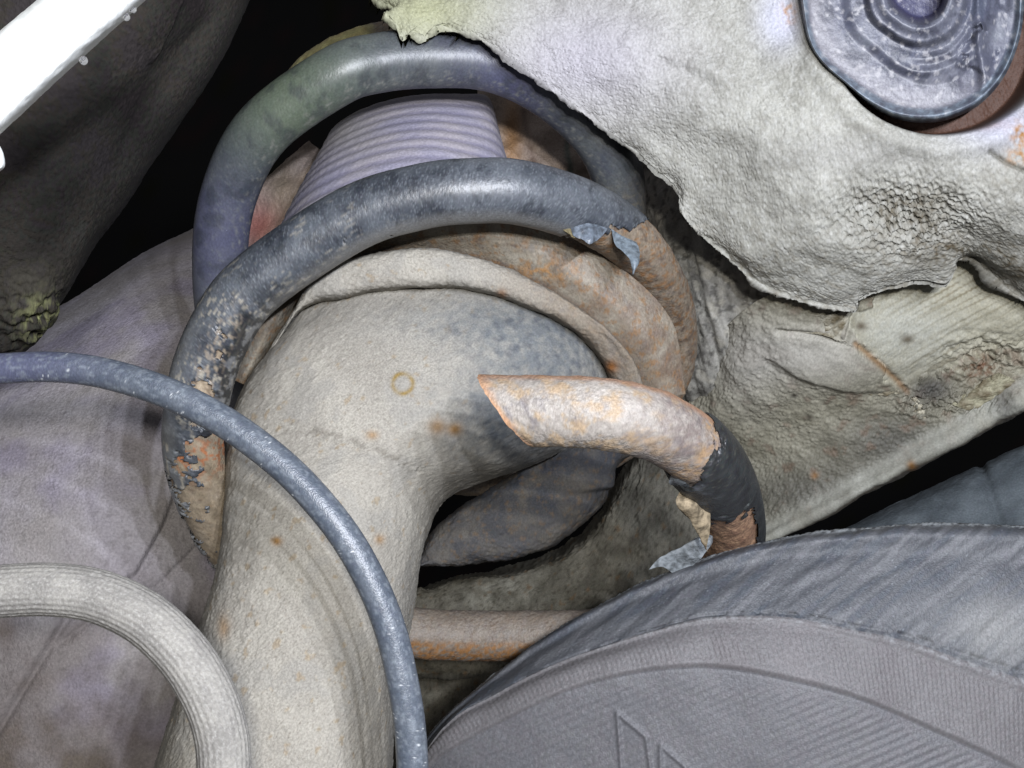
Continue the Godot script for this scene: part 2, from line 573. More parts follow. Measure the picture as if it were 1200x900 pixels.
	# torn lips of underseal standing off the metal
	var lips := [
		[[1002, 405, 0.2865, 985, 396, 0.287, 1000, 362, 0.2845], [958, 392, 0.2875, 962, 386, 0.2875, 960, 370, 0.2850], [915, 387, 0.292, 918, 380, 0.2915, 930, 358, 0.290]],
		[[1056, 462, 0.2960, 1050, 455, 0.2955, 1035, 440, 0.295], [1000, 462, 0.3000, 996, 448, 0.298, 990, 425, 0.2935], [938, 446, 0.302, 940, 430, 0.2985, 950, 412, 0.294]],
		[[1140, 482, 0.2955, 1120, 476, 0.2955, 1108, 470, 0.299], [1165, 466, 0.2925, 1150, 458, 0.2925, 1140, 452, 0.295], [1190, 446, 0.2895, 1178, 440, 0.2890, 1168, 436, 0.292]],
		[[1085, 492, 0.2990, 1074, 486, 0.2990, 1062, 478, 0.301], [1082, 476, 0.2970, 1070, 470, 0.2970, 1062, 466, 0.300], [1072, 464, 0.2965, 1066, 462, 0.2965, 1060, 462, 0.299]]]
	var pale := [S(172, 168, 152), S(166, 160, 140), S(170, 166, 140), S(196, 190, 170)]
	for k in lips.size():
		var tone: Color = pale[k]
		var lm := loft(lips[k], 40, [24],
			func(_q, p, _uv): return 0.0008 * na.get_noise_3dv(p * 0.25) + 0.0002 * nb.get_noise_3dv(p * 1.2),
			func(_q, p, _uv, _h): return mixc(tone, S(116, 106, 84), 0.35 + 1.4 * na.get_noise_3dv(p * 0.25)))
		put("underseal_flake", lm, "underseal", t)


func build_upper_seat() -> void:
	var t := thing("upper_spring_seat", "rusty brown upper spring seat seen through the topmost coil around the banded bump stop", "spring seat")
	var relief := func(q: Vector2, p: Vector3, uv: Vector2) -> float:
		var around := atan2(q.y - 230.0, q.x - 500.0)
		return 0.0006 * na.get_noise_3dv(p * 0.1) + 0.0009 * sin(around * 24.0 + 1.0) * ss(0.05, 0.3, uv.y) + 0.0002 * na.get_noise_3dv(p * 0.6)
	var colour := func(q: Vector2, p: Vector3, _uv: Vector2, _h: float) -> Color:
		var c := mixc(rust_colour(p), S(214, 194, 182), 0.7)
		c = mixc(c, S(192, 144, 90), near_to(q, 600, 165, 12, 60) * 0.8)
		c = mixc(c, S(150, 128, 116), groove(q, PackedVector2Array([Vector2(612, 120), Vector2(618, 160), Vector2(628, 200)]), 4.0) * 0.8)
		c = mixc(c, S(120, 130, 122), groove(q, PackedVector2Array([Vector2(668, 150), Vector2(664, 185), Vector2(672, 210)]), 4.0) * 0.9)
		c = mixc(c, S(184, 104, 92), near_to(q, 302, 265, 26, 30) * 0.8)
		return mixc(c, S(126, 112, 86), near_to(q, 330, 215, 18, 30) * 0.7)
	var right := [
		[556, 66, 0.338, 620, 82, 0.336, 690, 130, 0.336, 730, 200, 0.338, 740, 290, 0.342],
		[560, 120, 0.330, 605, 128, 0.328, 660, 165, 0.328, 690, 220, 0.331, 695, 290, 0.336],
		[560, 190, 0.326, 590, 190, 0.324, 625, 210, 0.324, 645, 245, 0.326, 650, 290, 0.331]]
	put("seat_dish", loft(right, 150, [40, 36], relief, colour), "rust", t)
	var left := [
		[268, 330, 0.348, 278, 270, 0.347, 300, 222, 0.346, 330, 192, 0.346, 362, 165, 0.350],
		[310, 340, 0.344, 318, 290, 0.343, 335, 245, 0.342, 358, 210, 0.343, 385, 180, 0.35],
		[350, 350, 0.345, 360, 300, 0.345, 372, 262, 0.345, 390, 230, 0.346, 410, 200, 0.35]]
	put("seat_dish", loft(left, 120, [30, 30], relief, colour), "rust", t)
	var brim := [
		[330, 92, 0.352, 346, 72, 0.345, 372, 52, 0.342, 405, 36, 0.340, 440, 26, 0.340, 490, 18, 0.342],
		[338, 104, 0.342, 354, 84, 0.338, 380, 66, 0.336, 412, 52, 0.335, 446, 44, 0.335, 494, 38, 0.336],
		[354, 130, 0.345, 372, 112, 0.342, 396, 98, 0.340, 424, 88, 0.340, 452, 82, 0.340, 498, 76, 0.342]]
	put("seat_brim", loft(brim, 120, [24, 24], func(_q, p, _uv): return 0.0003 * na.get_noise_3dv(p * 0.2),
		func(q, p, _uv, _h):
			var c := mixc(S(170, 166, 112), S(150, 138, 92), 0.5 + na.get_noise_3dv(p * 0.15))
			return mixc(c, rust_colour(p) * 0.7, ss(428.0, 444.0, q.x) + ss(0.3, 0.0, _uv.y) * 0.5)), "rust", t)


func build_bump_stop() -> void:
	var rows := [
		[392, 200, 0.330, 384, 162, 0.316, 405, 138, 0.306, 445, 120, 0.300, 492, 111, 0.297, 540, 110, 0.298, 572, 114, 0.304, 582, 150, 0.323],
		[375, 230, 0.318, 362, 202, 0.304, 390, 170, 0.291, 440, 147, 0.285, 490, 138, 0.282, 540, 140, 0.284, 580, 152, 0.292, 594, 190, 0.313],
		[350, 270, 0.308, 338, 246, 0.293, 372, 208, 0.278, 430, 182, 0.271, 490, 172, 0.268, 545, 178, 0.271, 590, 196, 0.281, 610, 240, 0.303],
		[330, 320, 0.298, 318, 290, 0.282, 358, 250, 0.266, 425, 222, 0.259, 490, 212, 0.256, 550, 220, 0.259, 598, 240, 0.270, 622, 290, 0.293]]
	var m := loft(rows, 190, [50],
		func(_q, p, uv):
			var wv: float = sin(uv.y * TAU * 3.4 + 0.6 * na.get_noise_1d(uv.x * 2.0))
			return 0.00016 * wv + 0.0001 * na.get_noise_3dv(p * 0.4),
		func(q, p, uv, _h):
			var c := mixc(S(190, 184, 192), S(172, 169, 188), 0.5 + 1.2 * na.get_noise_3dv(p * 0.05))
			c = mixc(c, S(138, 134, 164), ss(0.1, 0.9, -sin(uv.y * TAU * 3.4 + 0.6 * na.get_noise_1d(uv.x * 2.0))) * 0.45)  # darker violet band along the low part of each wave
			return mixc(c, S(176, 172, 168), near_to(q, 400, 150, 40, 30) * 0.7))
	tag(put("bump_stop", m, "stop_rubber"), "pale lilac banded rubber bump stop inside the spring, between the two upper coils", "bump stop")


func build_frame_member() -> void:
	var t := thing("frame_member", "dark dirty folded frame member at the top left, mossy torn tip at its lower end", "frame member")
	var crease := PackedVector2Array([Vector2(285, -20), Vector2(175, 72), Vector2(90, 140), Vector2(-40, 240)])
	var crease2 := PackedVector2Array([Vector2(172, 74), Vector2(142, 150), Vector2(98, 300), Vector2(70, 380)])
	var edge := [305, -40, 0.235, 290, 0, 0.236, 252, 80, 0.238, 205, 150, 0.240, 150, 232, 0.242, 112, 283, 0.244, 75, 335, 0.245, 63, 352, 0.246, 60, 368, 0.246, 50, 378, 0.246, 33, 398, 0.246, 8, 412, 0.246, -40, 420, 0.246]
	var rows := [
		[292, -40, 0.30, 278, 0, 0.30, 240, 80, 0.30, 195, 150, 0.30, 142, 232, 0.30, 104, 283, 0.30, 62, 340, 0.30, 45, 365, 0.30, 20, 395, 0.30, -40, 412, 0.30],
		edge,
		[250, -40, 0.221, 236, 0, 0.221, 200, 70, 0.222, 160, 130, 0.223, 115, 200, 0.224, 80, 245, 0.225, 40, 285, 0.226, 5, 310, 0.227, -40, 330, 0.228],
		[190, -40, 0.205, 150, 20, 0.205, 90, 80, 0.206, 40, 120, 0.206, -10, 160, 0.207, -60, 200, 0.208],
		[40, -60, 0.20, 0, -20, 0.20, -40, 20, 0.20, -70, 60, 0.20, -90, 100, 0.20]]
	var m := loft(rows, 240, [8, 60, 60, 30],
		func(q, p, uv):
			var l := line_at(q, crease)
			var l2 := line_at(q, crease2)
			var h := 0.0012 * ss(-14.0, 14.0, l.x * l.y) + 0.0010 * ss(-12.0, 12.0, l2.x * l2.y)
			var tip := near_to(q, 35, 375, 40, 40)
			return h + 0.0006 * na.get_noise_3dv(p * 0.04) + 0.00015 * na.get_noise_3dv(p * 0.6) + tip * 0.003 * na.get_noise_3dv(p * 0.25) * ss(0.8, 1.2, uv.y),
		func(q, p, _uv, _h):
			var c := mixc(S(52, 49, 45), S(40, 38, 35), 0.5 + 1.3 * na.get_noise_3dv(p * 0.04) + 0.4 * na.get_noise_3dv(p * 0.6))
			c = mixc(c, S(76, 72, 64), near_to(q, 30, 330, 50, 60) * 0.6)
			return mixc(c, S(150, 152, 104), near_to(q, 47, 372, 22, 24) * ss(-0.15, 0.25, na.get_noise_3dv(p * 0.35))))
	put("frame_face", m, "panel", t)
	var rng := RandomNumberGenerator.new()
	rng.seed = 4
	var st := SurfaceTool.new()
	st.begin(Mesh.PRIMITIVE_TRIANGLES)
	for i in 70:
		var f := rng.randf()
		var q := Vector2(62, 350).lerp(Vector2(12, 410), f) + Vector2(rng.randf_range(-10, 3), rng.randf_range(-5, 4))
		var d := 0.2445
		var a := U(q.x, q.y, d)
		var b := U(q.x + rng.randf_range(-3, 6), q.y + rng.randf_range(-2, 7), d + rng.randf_range(-0.002, 0.001))
		var c := U(q.x + rng.randf_range(-4, 4), q.y + rng.randf_range(0, 5), d + rng.randf_range(-0.001, 0.001))
		st.set_color(mixc(S(168, 170, 118), S(120, 118, 76), rng.randf()))
		st.set_normal((eye.origin - a).normalized())
		for v in [a, b, c]:
			st.add_vertex(v)
	var tuft := put("moss_tuft", st.commit(), "panel", t)
	tuft.set_meta("kind", "stuff")


# ---------------------------------------------------------------- pale liner and its rubber plug
func build_liner() -> void:
	var edge := [425, -30, 0.280, 443, 4, 0.274, 458, 10, 0.270, 468, 22, 0.267, 453, 20, 0.266, 466, 34, 0.265, 473, 47, 0.264, 482, 39, 0.264, 497, 47, 0.264, 514, 36, 0.264, 535, 38, 0.264, 560, 45, 0.264, 600, 72, 0.265, 640, 101, 0.266, 690, 138, 0.268, 740, 175, 0.271, 775, 203, 0.272, 794, 224, 0.273, 800, 250, 0.272, 825, 278, 0.275, 860, 308, 0.277, 890, 335, 0.278, 940, 353, 0.277, 998, 364, 0.276, 1006, 350, 0.2745, 1035, 335, 0.273, 1075, 328, 0.272, 1106, 332, 0.271, 1114, 320, 0.270, 1120, 306, 0.269, 1140, 307, 0.272, 1165, 332, 0.275, 1215, 360, 0.2755, 1240, 372, 0.2755]
	var inner := [440, -40, 0.284, 470, -8, 0.268, 500, 8, 0.263, 535, 15, 0.262, 575, 30, 0.262, 650, 75, 0.263, 710, 122, 0.265, 760, 158, 0.266, 810, 195, 0.266, 835, 230, 0.267, 880, 280, 0.2675, 950, 312, 0.267, 1020, 305, 0.2655, 1080, 290, 0.263, 1130, 275, 0.260, 1180, 300, 0.261, 1240, 325, 0.262]
	var back := []
	for i in range(0, edge.size(), 3):
		back.append_array([edge[i] + 3.0, edge[i + 1] - 5.0, edge[i + 2] + 0.012])
	var lip := []
	for i in range(0, edge.size(), 3):
		lip.append_array([edge[i] + 1.0, edge[i + 1] - 3.0, edge[i + 2] - 0.0009])
	var rows := [back, edge, lip, inner,
		[520, -60, 0.264, 600, -20, 0.262, 700, 40, 0.260, 800, 90, 0.257, 900, 140, 0.252, 1000, 180, 0.2485, 1100, 195, 0.246, 1240, 210, 0.243],
		[640, -70, 0.264, 740, -60, 0.260, 840, -50, 0.256, 940, -40, 0.250, 1040, -40, 0.246, 1140, -40, 0.243, 1260, -40, 0.240]]
	var wr := PackedVector2Array([Vector2(786, 70), Vector2(815, 78), Vector2(840, 92), Vector2(862, 98)])
	var crack := PackedVector2Array([Vector2(1158, 178), Vector2(1180, 192), Vector2(1215, 206)])
	var m := loft(rows, 560, [6, 4, 60, 90, 110],
		func(q, p, uv):
			var h := 0.0022 * na.get_noise_3dv(p * 0.026) + 0.00025 * na.get_noise_3dv(p * 0.12)
			h += 0.00010 * nr.get_noise_3dv(p * 0.25) + 0.00008 * nc.get_noise_3dv(p * 0.9) + 0.00016 * na.get_noise_3dv(p * 1.1) - 0.00018 * ss(0.55, 0.9, nr.get_noise_3dv(p * 0.32 + Vector3(20, 0, 0)))
			var l := line_at(q, wr)
			if l.x < 60.0:
				h += (0.0007 * exp(-pow((l.x * l.y + 6.0) / 11.0, 2.0)) - 0.0005 * exp(-pow((l.x * l.y - 10.0) / 7.0, 2.0))) * near_to(q, 822, 84, 50, 40)
			h -= 0.0006 * groove(q, crack, 2.5)
			# puckered rim of the tear and lumps below the plug
			h += 0.0022 * near_to(q, 950, 255, 60, 50) - 0.0020 * near_to(q, 1050, 245, 60, 26) + 0.0018 * near_to(q, 1010, 290, 80, 30)
			h += 0.0014 * near_to(q, 1060, 250, 80, 40) * nr.get_noise_3dv(p * 0.4)
			h += 0.0005 * na.get_noise_3dv(p * 0.3) * ss(2.6, 2.0, uv.y)
			# the round hole that the plug sits in
			var r := Vector2((q.x - 1104.0) / 138.0, (q.y - 22.0) / 134.0).length()
			h -= 0.016 * ss(1.03, 0.93, r) - 0.0015 * exp(-pow((r - 1.14) / 0.09, 2.0))
			return h,
		func(q, p, uv, _h):
			var w := na.get_noise_3dv(p * 0.035)
			var f := na.get_noise_3dv(p * 0.5)
			var c := mixc(S(184, 183, 174), S(168, 167, 158), 0.5 + 1.3 * w)
			c = mixc(c, S(152, 150, 140), ss(0.05, 0.4, na.get_noise_3dv(p * 0.13 + Vector3(3, 3, 60))) * 0.55)
			c = mixc(c, S(198, 198, 192), ss(0.1, 0.4, f) * 0.5)
			c = mixc(c, S(140, 138, 128), ss(0.55, 0.9, nr.get_noise_3dv(p * 0.32 + Vector3(20, 0, 0))) * 0.45)
			c = mixc(c, S(194, 190, 202), near_to(q, 680, 70, 110, 70) * 0.7)
			c = mixc(c, S(186, 188, 146), near_to(q, 490, 10, 80, 44) * 0.8)  # yellow-green cast of the light, painted on the top left end
			c = mixc(c, S(150, 148, 146), near_to(q, 1010, 180, 120, 24) * 0.35)
			var dirt := near_to(q, 1060, 245, 55, 26) + near_to(q, 1110, 290, 80, 22) * 1.1 + near_to(q, 1190, 320, 40, 30) + near_to(q, 1175, 215, 30, 24) * 0.6
			c = mixc(c, S(98, 88, 68), dirt * (0.25 + 0.6 * ss(0.2, 0.8, nr.get_noise_3dv(p * 0.22)) + 0.5 * na.get_noise_3dv(p * 0.1)))
			c = mixc(c, S(122, 114, 96), ss(0.35, 0.85, nr.get_noise_3dv(p * 0.16 + Vector3(80, 0, 0))) * ss(200.0, 340.0, q.y) * 0.55)
			c = mixc(c, S(204, 206, 226), near_to(q, 1165, 140, 48, 30) * 0.9 + near_to(q, 915, 20, 26, 34) * 0.8)
			c = mixc(c, S(170, 118, 50), (near_to(q, 924, 14, 9, 12) + near_to(q, 1194, 160, 13, 16) + near_to(q, 1190, 185, 12, 8)) * (0.5 + 1.3 * f))
			c = mixc(c, S(150, 110, 84), near_to(q, 1150, 145, 26, 8) * 0.6)
			var r := Vector2((q.x - 1104.0) / 138.0, (q.y - 22.0) / 134.0).length()
			c = mixc(c, S(86, 60, 48), ss(1.03, 0.97, r))
			return mixc(c, S(84, 80, 66), groove(q, crack, 3.0) * 0.7 + ss(1.0, 0.6, uv.y) * 0.5))
	var liner := put("wheel_arch_liner", m, "underseal")
	tag(liner, "crinkled pale grey underseal skin of the wheel arch with a ragged torn lower edge", "wheel arch")
	# frayed shreds along the torn edge
	var st := SurfaceTool.new()
	st.begin(Mesh.PRIMITIVE_TRIANGLES)
	var rng := RandomNumberGenerator.new()
	rng.seed = 9
	var along := resample(points(edge), 400)
	for i in 260:
		var k := rng.randi_range(8, 396)
		var at := along[k]
		var big := 1.0
		if at.x < 560.0 and rng.randf() < 0.5:
			big = 2.6
		var w := rng.randf_range(0.6, 2.0) * big
		var l := rng.randf_range(2.0, 6.0) * big
		var dir := Vector2(rng.randf_range(-0.7, 0.25), 1.0).normalized()
		var a := U(at.x - w, at.y - 2.0, at.z + 0.0004)
		var b := U(at.x + w, at.y - 2.0, at.z + 0.0004)
		var c := U(at.x + dir.x * l, at.y + dir.y * l, at.z + rng.randf_range(-0.002, 0.003))
		var back3 := (a + b) * 0.5 + (a - eye.origin).normalized() * 0.0006
		var tone := mixc(S(196, 194, 180), S(136, 130, 112), rng.randf())
		if at.x < 570.0:
			tone = mixc(tone, S(186, 188, 140), 0.7)  # the same painted yellow-green light cast on the shreds
		for tri in [[a, c, b], [a, back3, c], [b, c, back3]]:
			st.set_color(tone)
			st.set_normal((eye.origin - a).normalized())
			for v in tri:
				st.add_vertex(v)
	var shreds := put("torn_shreds", st.commit(), "underseal", liner)
	shreds.set_meta("kind", "stuff")

func build_plug() -> void:
	var t := thing("rubber_plug", "dusty blue-grey rubber plug with stepped rings sitting in the round hole at the top right", "rubber plug")
	var outline := [937, -120, 0, 934, -40, 0, 938, 5, 0, 946, 48, 0, 962, 75, 0, 990, 100, 0, 1020, 124, 0, 1050, 139, 0, 1083, 144, 0, 1115, 139, 0, 1150, 121, 0, 1178, 88, 0, 1195, 45, 0, 1200, 5, 0, 1200, -60, 0, 1195, -120, 0]
	var nu := 260
	var ring := resample(points(outline), nu)
	var nv := 120
	var cx := 1078.0
	var cy := -14.0
	var P := PackedVector3Array()
	var C := PackedColorArray()
	P.resize(nu * nv)
	C.resize(nu * nv)
	for j in nv:
		var r := float(j) / (nv - 1)   # 0 centre, 1 rim
		for i in nu:
			var q := Vector2(cx, cy).lerp(Vector2(ring[i].x, ring[i].y), 0.03 + 0.97 * r)
			var ang := atan2(q.y - cy, q.x - cx)
			var p0 := U(q.x, q.y, 0.25) * 1000.0
			var rr := r + 0.035 * nb.get_noise_3dv(p0 * 0.018)
			var h := 0.0
			h += 0.010 * ss(0.26, 0.20, rr) * -1.0                       # cup in the middle
			h += 0.0020 * exp(-pow((rr - 0.29) / 0.055, 2.0))             # its lip
			h += 0.0032 * ss(0.46, 0.39, rr)                             # raised middle, undercut edge
			h += 0.0003 * sin(rr * 62.0) * ss(0.44, 0.48, rr) * ss(0.74, 0.64, rr) * ss(2.0, 1.4, ang) # ripples
			h += 0.0016 * ss(0.76, 0.65, rr + 0.1 * ss(1.2, 2.4, ang))
			h += 0.0030 * exp(-pow((rr - 0.97) / 0.035, 2.0)) - 0.008 * ss(0.975, 1.0, r)
			var rib := absf((q.x - 1150.0) * 0.97 + (q.y - 60.0) * -0.12)
			h += 0.0022 * exp(-rib * rib / 60.0) * ss(0.5, 0.6, rr) * ss(0.95, 0.9, rr)
			h -= 0.0018 * ss(0.05, 0.22, na.get_noise_3dv(p0 * 0.09 + Vector3(4, 0, 0))) * ss(0.5, 0.62, rr) * ss(0.9, 0.8, rr) * ss(1.5, 0.6, ang)
			h += 0.00012 * na.get_noise_3dv(p0 * 0.3)
			P[j * nu + i] = U(q.x, q.y, 0.2450 - (q.x - 1080.0) * 0.00001) + (eye.origin - U(q.x, q.y, 0.25)).normalized() * h
			var f := na.get_noise_3dv(p0 * 0.35)
			var c := mixc(S(112, 114, 126), S(84, 87, 104), 0.5 + 1.3 * na.get_noise_3dv(p0 * 0.07))
			c = mixc(c, S(154, 151, 155), ss(0.62, 0.86, rr) * ss(0.6, 1.6, ang) * 0.6)
			c = mixc(c, S(60, 62, 76), ss(0.0, 0.45, na.get_noise_3dv(p0 * 0.12 + Vector3(0, 44, 0))) * ss(0.9, 0.75, rr) * 0.75)
			c = mixc(c, S(70, 68, 98), ss(0.27, 0.2, rr))
			c = mixc(c, S(78, 86, 100), ss(0.90, 0.94, rr) * 0.8)
			c = mixc(c, S(150, 166, 180), ss(-0.4, 0.4, f) * ss(0.9, 0.94, rr) * 0.7)
			c = mixc(c, S(190, 188, 190), ss(0.25, 0.5, f) * 0.5)
			C[j * nu + i] = c
	var N := normals(P, nu, nv, false)
	var facing := 0.0
	for i in range(0, N.size(), 9):
		facing += N[i].dot(eye.origin - P[i])
	put("plug_face", surface(P, C, nu, nv, false, 1.0 if facing > 0.0 else -1.0), "plug", t)
	# skirt that runs back into the hole
	var lip := []
	var lip_back := []
	for i in range(0, nu, 4):
		var k := (nv - 2) * nu + i
		var l := eye.affine_inverse() * P[k]
		var x := 600.0 + l.x / -l.z * FOCAL
		var y := 450.0 - l.y / -l.z * FOCAL
		lip.append_array([x, y, -l.z + 0.0015])
		lip_back.append_array([lerpf(cx, x, 0.93), lerpf(cy, y, 0.93), -l.z + 0.02])
	put("plug_skirt", loft([lip, lip_back], 200, [8], func(_q, _p, _uv): return 0.0, func(_q, p, _uv, _h): return mixc(S(60, 66, 76), S(96, 104, 116), 0.5 + na.get_noise_3dv(p * 0.3))), "plug", t)


# ---------------------------------------------------------------- suspension arm with its spring cup
func dusty(q: Vector2, p: Vector3) -> Color:
	var w := na.get_noise_3dv(p * 0.045)
	var f := na.get_noise_3dv(p * 0.6)
	var c := mixc(S(184, 179, 168), S(169, 164, 154), 0.5 + 1.3 * w + 0.5 * f)
	c = mixc(c, S(196, 192, 180), ss(0.12, 0.4, f) * 0.5)
	c = mixc(c, S(128, 120, 108), ss(0.25, 0.6, na.get_noise_3dv(p * 1.5 + Vector3(30, 0, 5))) * 0.55)
	c = mixc(c, S(164, 161, 154), ss(0.08, 0.35, na.get_noise_3dv(p * 0.06 + Vector3(9, 9, 9))) * 0.5)
	var spots := ss(0.42, 0.62, na.get_noise_3dv(p * 0.21 + Vector3(0, 100, 0)))
	c = mixc(c, S(160, 138, 104), spots * 0.5)
	return c


func build_arm() -> void:
	var t := thing("suspension_arm", "dust-caked suspension arm rising from the bottom edge into a stepped round spring cup", "suspension arm")
	var neck := PackedVector2Array([Vector2(310, 505), Vector2(350, 500), Vector2(400, 512), Vector2(445, 528), Vector2(490, 552)])
	var rows := [
		[312, 430, 0.272, 345, 372, 0.265, 400, 346, 0.260, 480, 332, 0.258, 560, 336, 0.258, 640, 364, 0.260, 692, 402, 0.265, 720, 445, 0.273],
		[290, 445, 0.270, 318, 415, 0.256, 380, 388, 0.251, 480, 377, 0.249, 560, 382, 0.249, 630, 404, 0.252, 680, 435, 0.259, 708, 472, 0.272],
		[268, 500, 0.268, 282, 480, 0.252, 350, 460, 0.244, 440, 450, 0.242, 520, 455, 0.243, 590, 470, 0.248, 645, 492, 0.258, 678, 512, 0.272],
		[264, 545, 0.264, 272, 530, 0.248, 330, 520, 0.240, 410, 515, 0.238, 480, 520, 0.240, 540, 530, 0.248, 595, 540, 0.260, 632, 542, 0.275],
		[262, 600, 0.260, 267, 585, 0.243, 310, 575, 0.234, 380, 566, 0.232, 440, 564, 0.236, 490, 567, 0.245, 518, 572, 0.257, 532, 580, 0.272],
		[258, 662, 0.256, 260, 650, 0.239, 300, 642, 0.229, 360, 636, 0.226, 420, 632, 0.230, 470, 628, 0.240, 494, 628, 0.254, 500, 632, 0.268],
		[224, 762, 0.251, 232, 752, 0.234, 270, 746, 0.225, 340, 740, 0.221, 410, 736, 0.225, 458, 733, 0.236, 478, 732, 0.249, 481, 734, 0.262],
		[195, 852, 0.247, 204, 846, 0.229, 250, 840, 0.220, 320, 836, 0.217, 395, 832, 0.220, 442, 829, 0.231, 461, 828, 0.245, 464, 830, 0.258],
		[160, 970, 0.243, 170, 965, 0.225, 220, 960, 0.215, 300, 956, 0.212, 385, 952, 0.216, 435, 950, 0.227, 454, 950, 0.241, 456, 952, 0.254]]
	var m := loft(rows, 300, [26, 44, 38, 36, 40, 60, 56, 50],
		func(q, p, _uv):
			var h := 0.0005 * na.get_noise_3dv(p * 0.05) + 0.00008 * na.get_noise_3dv(p * 0.3) + (0.00004 + 0.00010 * ss(560.0, 760.0, q.y)) * na.get_noise_3dv(p * 1.6) + 0.00014 * ss(600.0, 760.0, q.y) * nc.get_noise_3dv(p * 0.7)
			h -= 0.0003 * groove(q, neck, 7.0) * (0.5 + na.get_noise_3dv(p * 0.4))
			var lumpy := ss(0.1, 0.4, na.get_noise_3dv(p * 0.4 + Vector3(0, 0, 70)))
			return h + 0.00012 * lumpy + 0.0002 * near_to(q, 455, 540, 50, 20) * nr.get_noise_3dv(p * 0.5),
		func(q, p, _uv, _h):
			var c := dusty(q, p)
			var f := na.get_noise_3dv(p * 0.3)
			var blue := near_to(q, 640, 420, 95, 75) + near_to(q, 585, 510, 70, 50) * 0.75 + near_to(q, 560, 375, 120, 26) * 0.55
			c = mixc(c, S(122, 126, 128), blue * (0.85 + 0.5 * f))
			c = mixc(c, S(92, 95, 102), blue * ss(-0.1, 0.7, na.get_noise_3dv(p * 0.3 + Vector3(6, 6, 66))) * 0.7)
			var r := Vector2(q.x - 472.0, q.y - 450.0).length()
			c = mixc(c, S(152, 128, 76), exp(-pow((r - 11.5) / 2.6, 2.0)) * (0.85 + 0.6 * f))
			c = mixc(c, S(160, 122, 74), near_to(q, 533, 503, 8, 7) * 0.9 + near_to(q, 512, 500, 10, 9) * 0.7 + near_to(q, 436, 510, 7, 5) * 0.7 + near_to(q, 324, 634, 6, 5) + near_to(q, 446, 632, 6, 6) * 0.7 + near_to(q, 262, 735, 7, 14) * 0.6)
			c = mixc(c, S(122, 116, 106), groove(q, neck, 6.0) * ss(-0.1, 0.3, f) * 0.6)
			return c)
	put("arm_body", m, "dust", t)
	# rolled bead round the cup
	var bead := [
		[290, 470, 0.282, 345, 372, 0.272, 402, 352, 0.268, 480, 340, 0.266, 560, 344, 0.266, 640, 372, 0.268, 690, 410, 0.273, 714, 452, 0.280],
		[288, 466, 0.268, 350, 366, 0.257, 404, 346, 0.253, 480, 335, 0.2515, 560, 339, 0.2515, 640, 367, 0.254, 694, 404, 0.259, 721, 452, 0.266],
		[289, 462, 0.266, 358, 346, 0.254, 412, 322, 0.2505, 480, 312, 0.249, 560, 318, 0.249, 648, 348, 0.252, 712, 396, 0.256, 740, 458, 0.263],
		[292, 452, 0.267, 368, 328, 0.256, 420, 303, 0.2525, 480, 293, 0.251, 530, 296, 0.251, 600, 317, 0.2525, 680, 362, 0.255, 735, 412, 0.258, 757, 462, 0.264],
		[294, 450, 0.275, 370, 328, 0.266, 420, 304, 0.262, 480, 294, 0.260, 530, 297, 0.260, 600, 318, 0.261, 680, 363, 0.263, 734, 413, 0.266, 755, 462, 0.272]]
	var bm := loft(bead, 300, [8, 20, 20, 6],
		func(_q, p, _uv): return 0.0004 * na.get_noise_3dv(p * 0.1) + 0.0002 * na.get_noise_3dv(p * 0.6),
		func(q, p, _uv, _h):
			var c := dusty(q, p)
			c = mixc(c, mixc(S(148, 138, 126), rust_colour(p), 0.5), ss(520.0, 700.0, q.x) * 0.9)
			return mixc(c, S(164, 110, 64), near_to(q, 716, 430, 7, 7) + near_to(q, 588, 345, 6, 6) * 0.6))
	put("bead_ring", bm, "dust", t)
	var flange := [
		[296, 455, 0.2790, 360, 340, 0.2700, 420, 306, 0.2650, 480, 298, 0.2635, 530, 301, 0.2630, 600, 322, 0.2630, 676, 366, 0.2645, 728, 416, 0.2680, 752, 470, 0.2750],
		[294, 454, 0.2786, 358, 338, 0.2694, 418, 303, 0.2645, 480, 294, 0.2630, 531, 297, 0.2625, 602, 318, 0.2626, 678, 362, 0.2642, 731, 413, 0.2678, 755, 469, 0.2747],
		[285, 450, 0.2740, 347, 325, 0.2640, 410, 286, 0.2595, 480, 272, 0.2577, 545, 272, 0.2575, 620, 292, 0.2583, 695, 336, 0.2610, 756, 394, 0.2650, 777, 466, 0.2715],
		[274, 445, 0.2750, 335, 310, 0.2640, 400, 267, 0.2600, 480, 247, 0.2580, 559, 244, 0.2580, 638, 263, 0.2595, 713, 307, 0.2634, 782, 373, 0.2679, 801, 462, 0.2739],
		[274, 445, 0.2776, 335, 310, 0.2666, 400, 266, 0.2626, 480, 246, 0.2606, 560, 243, 0.2606, 640, 262, 0.2621, 715, 306, 0.2661, 784, 372, 0.2706, 803, 462, 0.2766],
		[274, 445, 0.2930, 335, 310, 0.2820, 400, 266, 0.2780, 480, 247, 0.2760, 559, 244, 0.2760, 639, 263, 0.2775, 714, 307, 0.2814, 782, 372, 0.2859, 801, 462, 0.2919]]
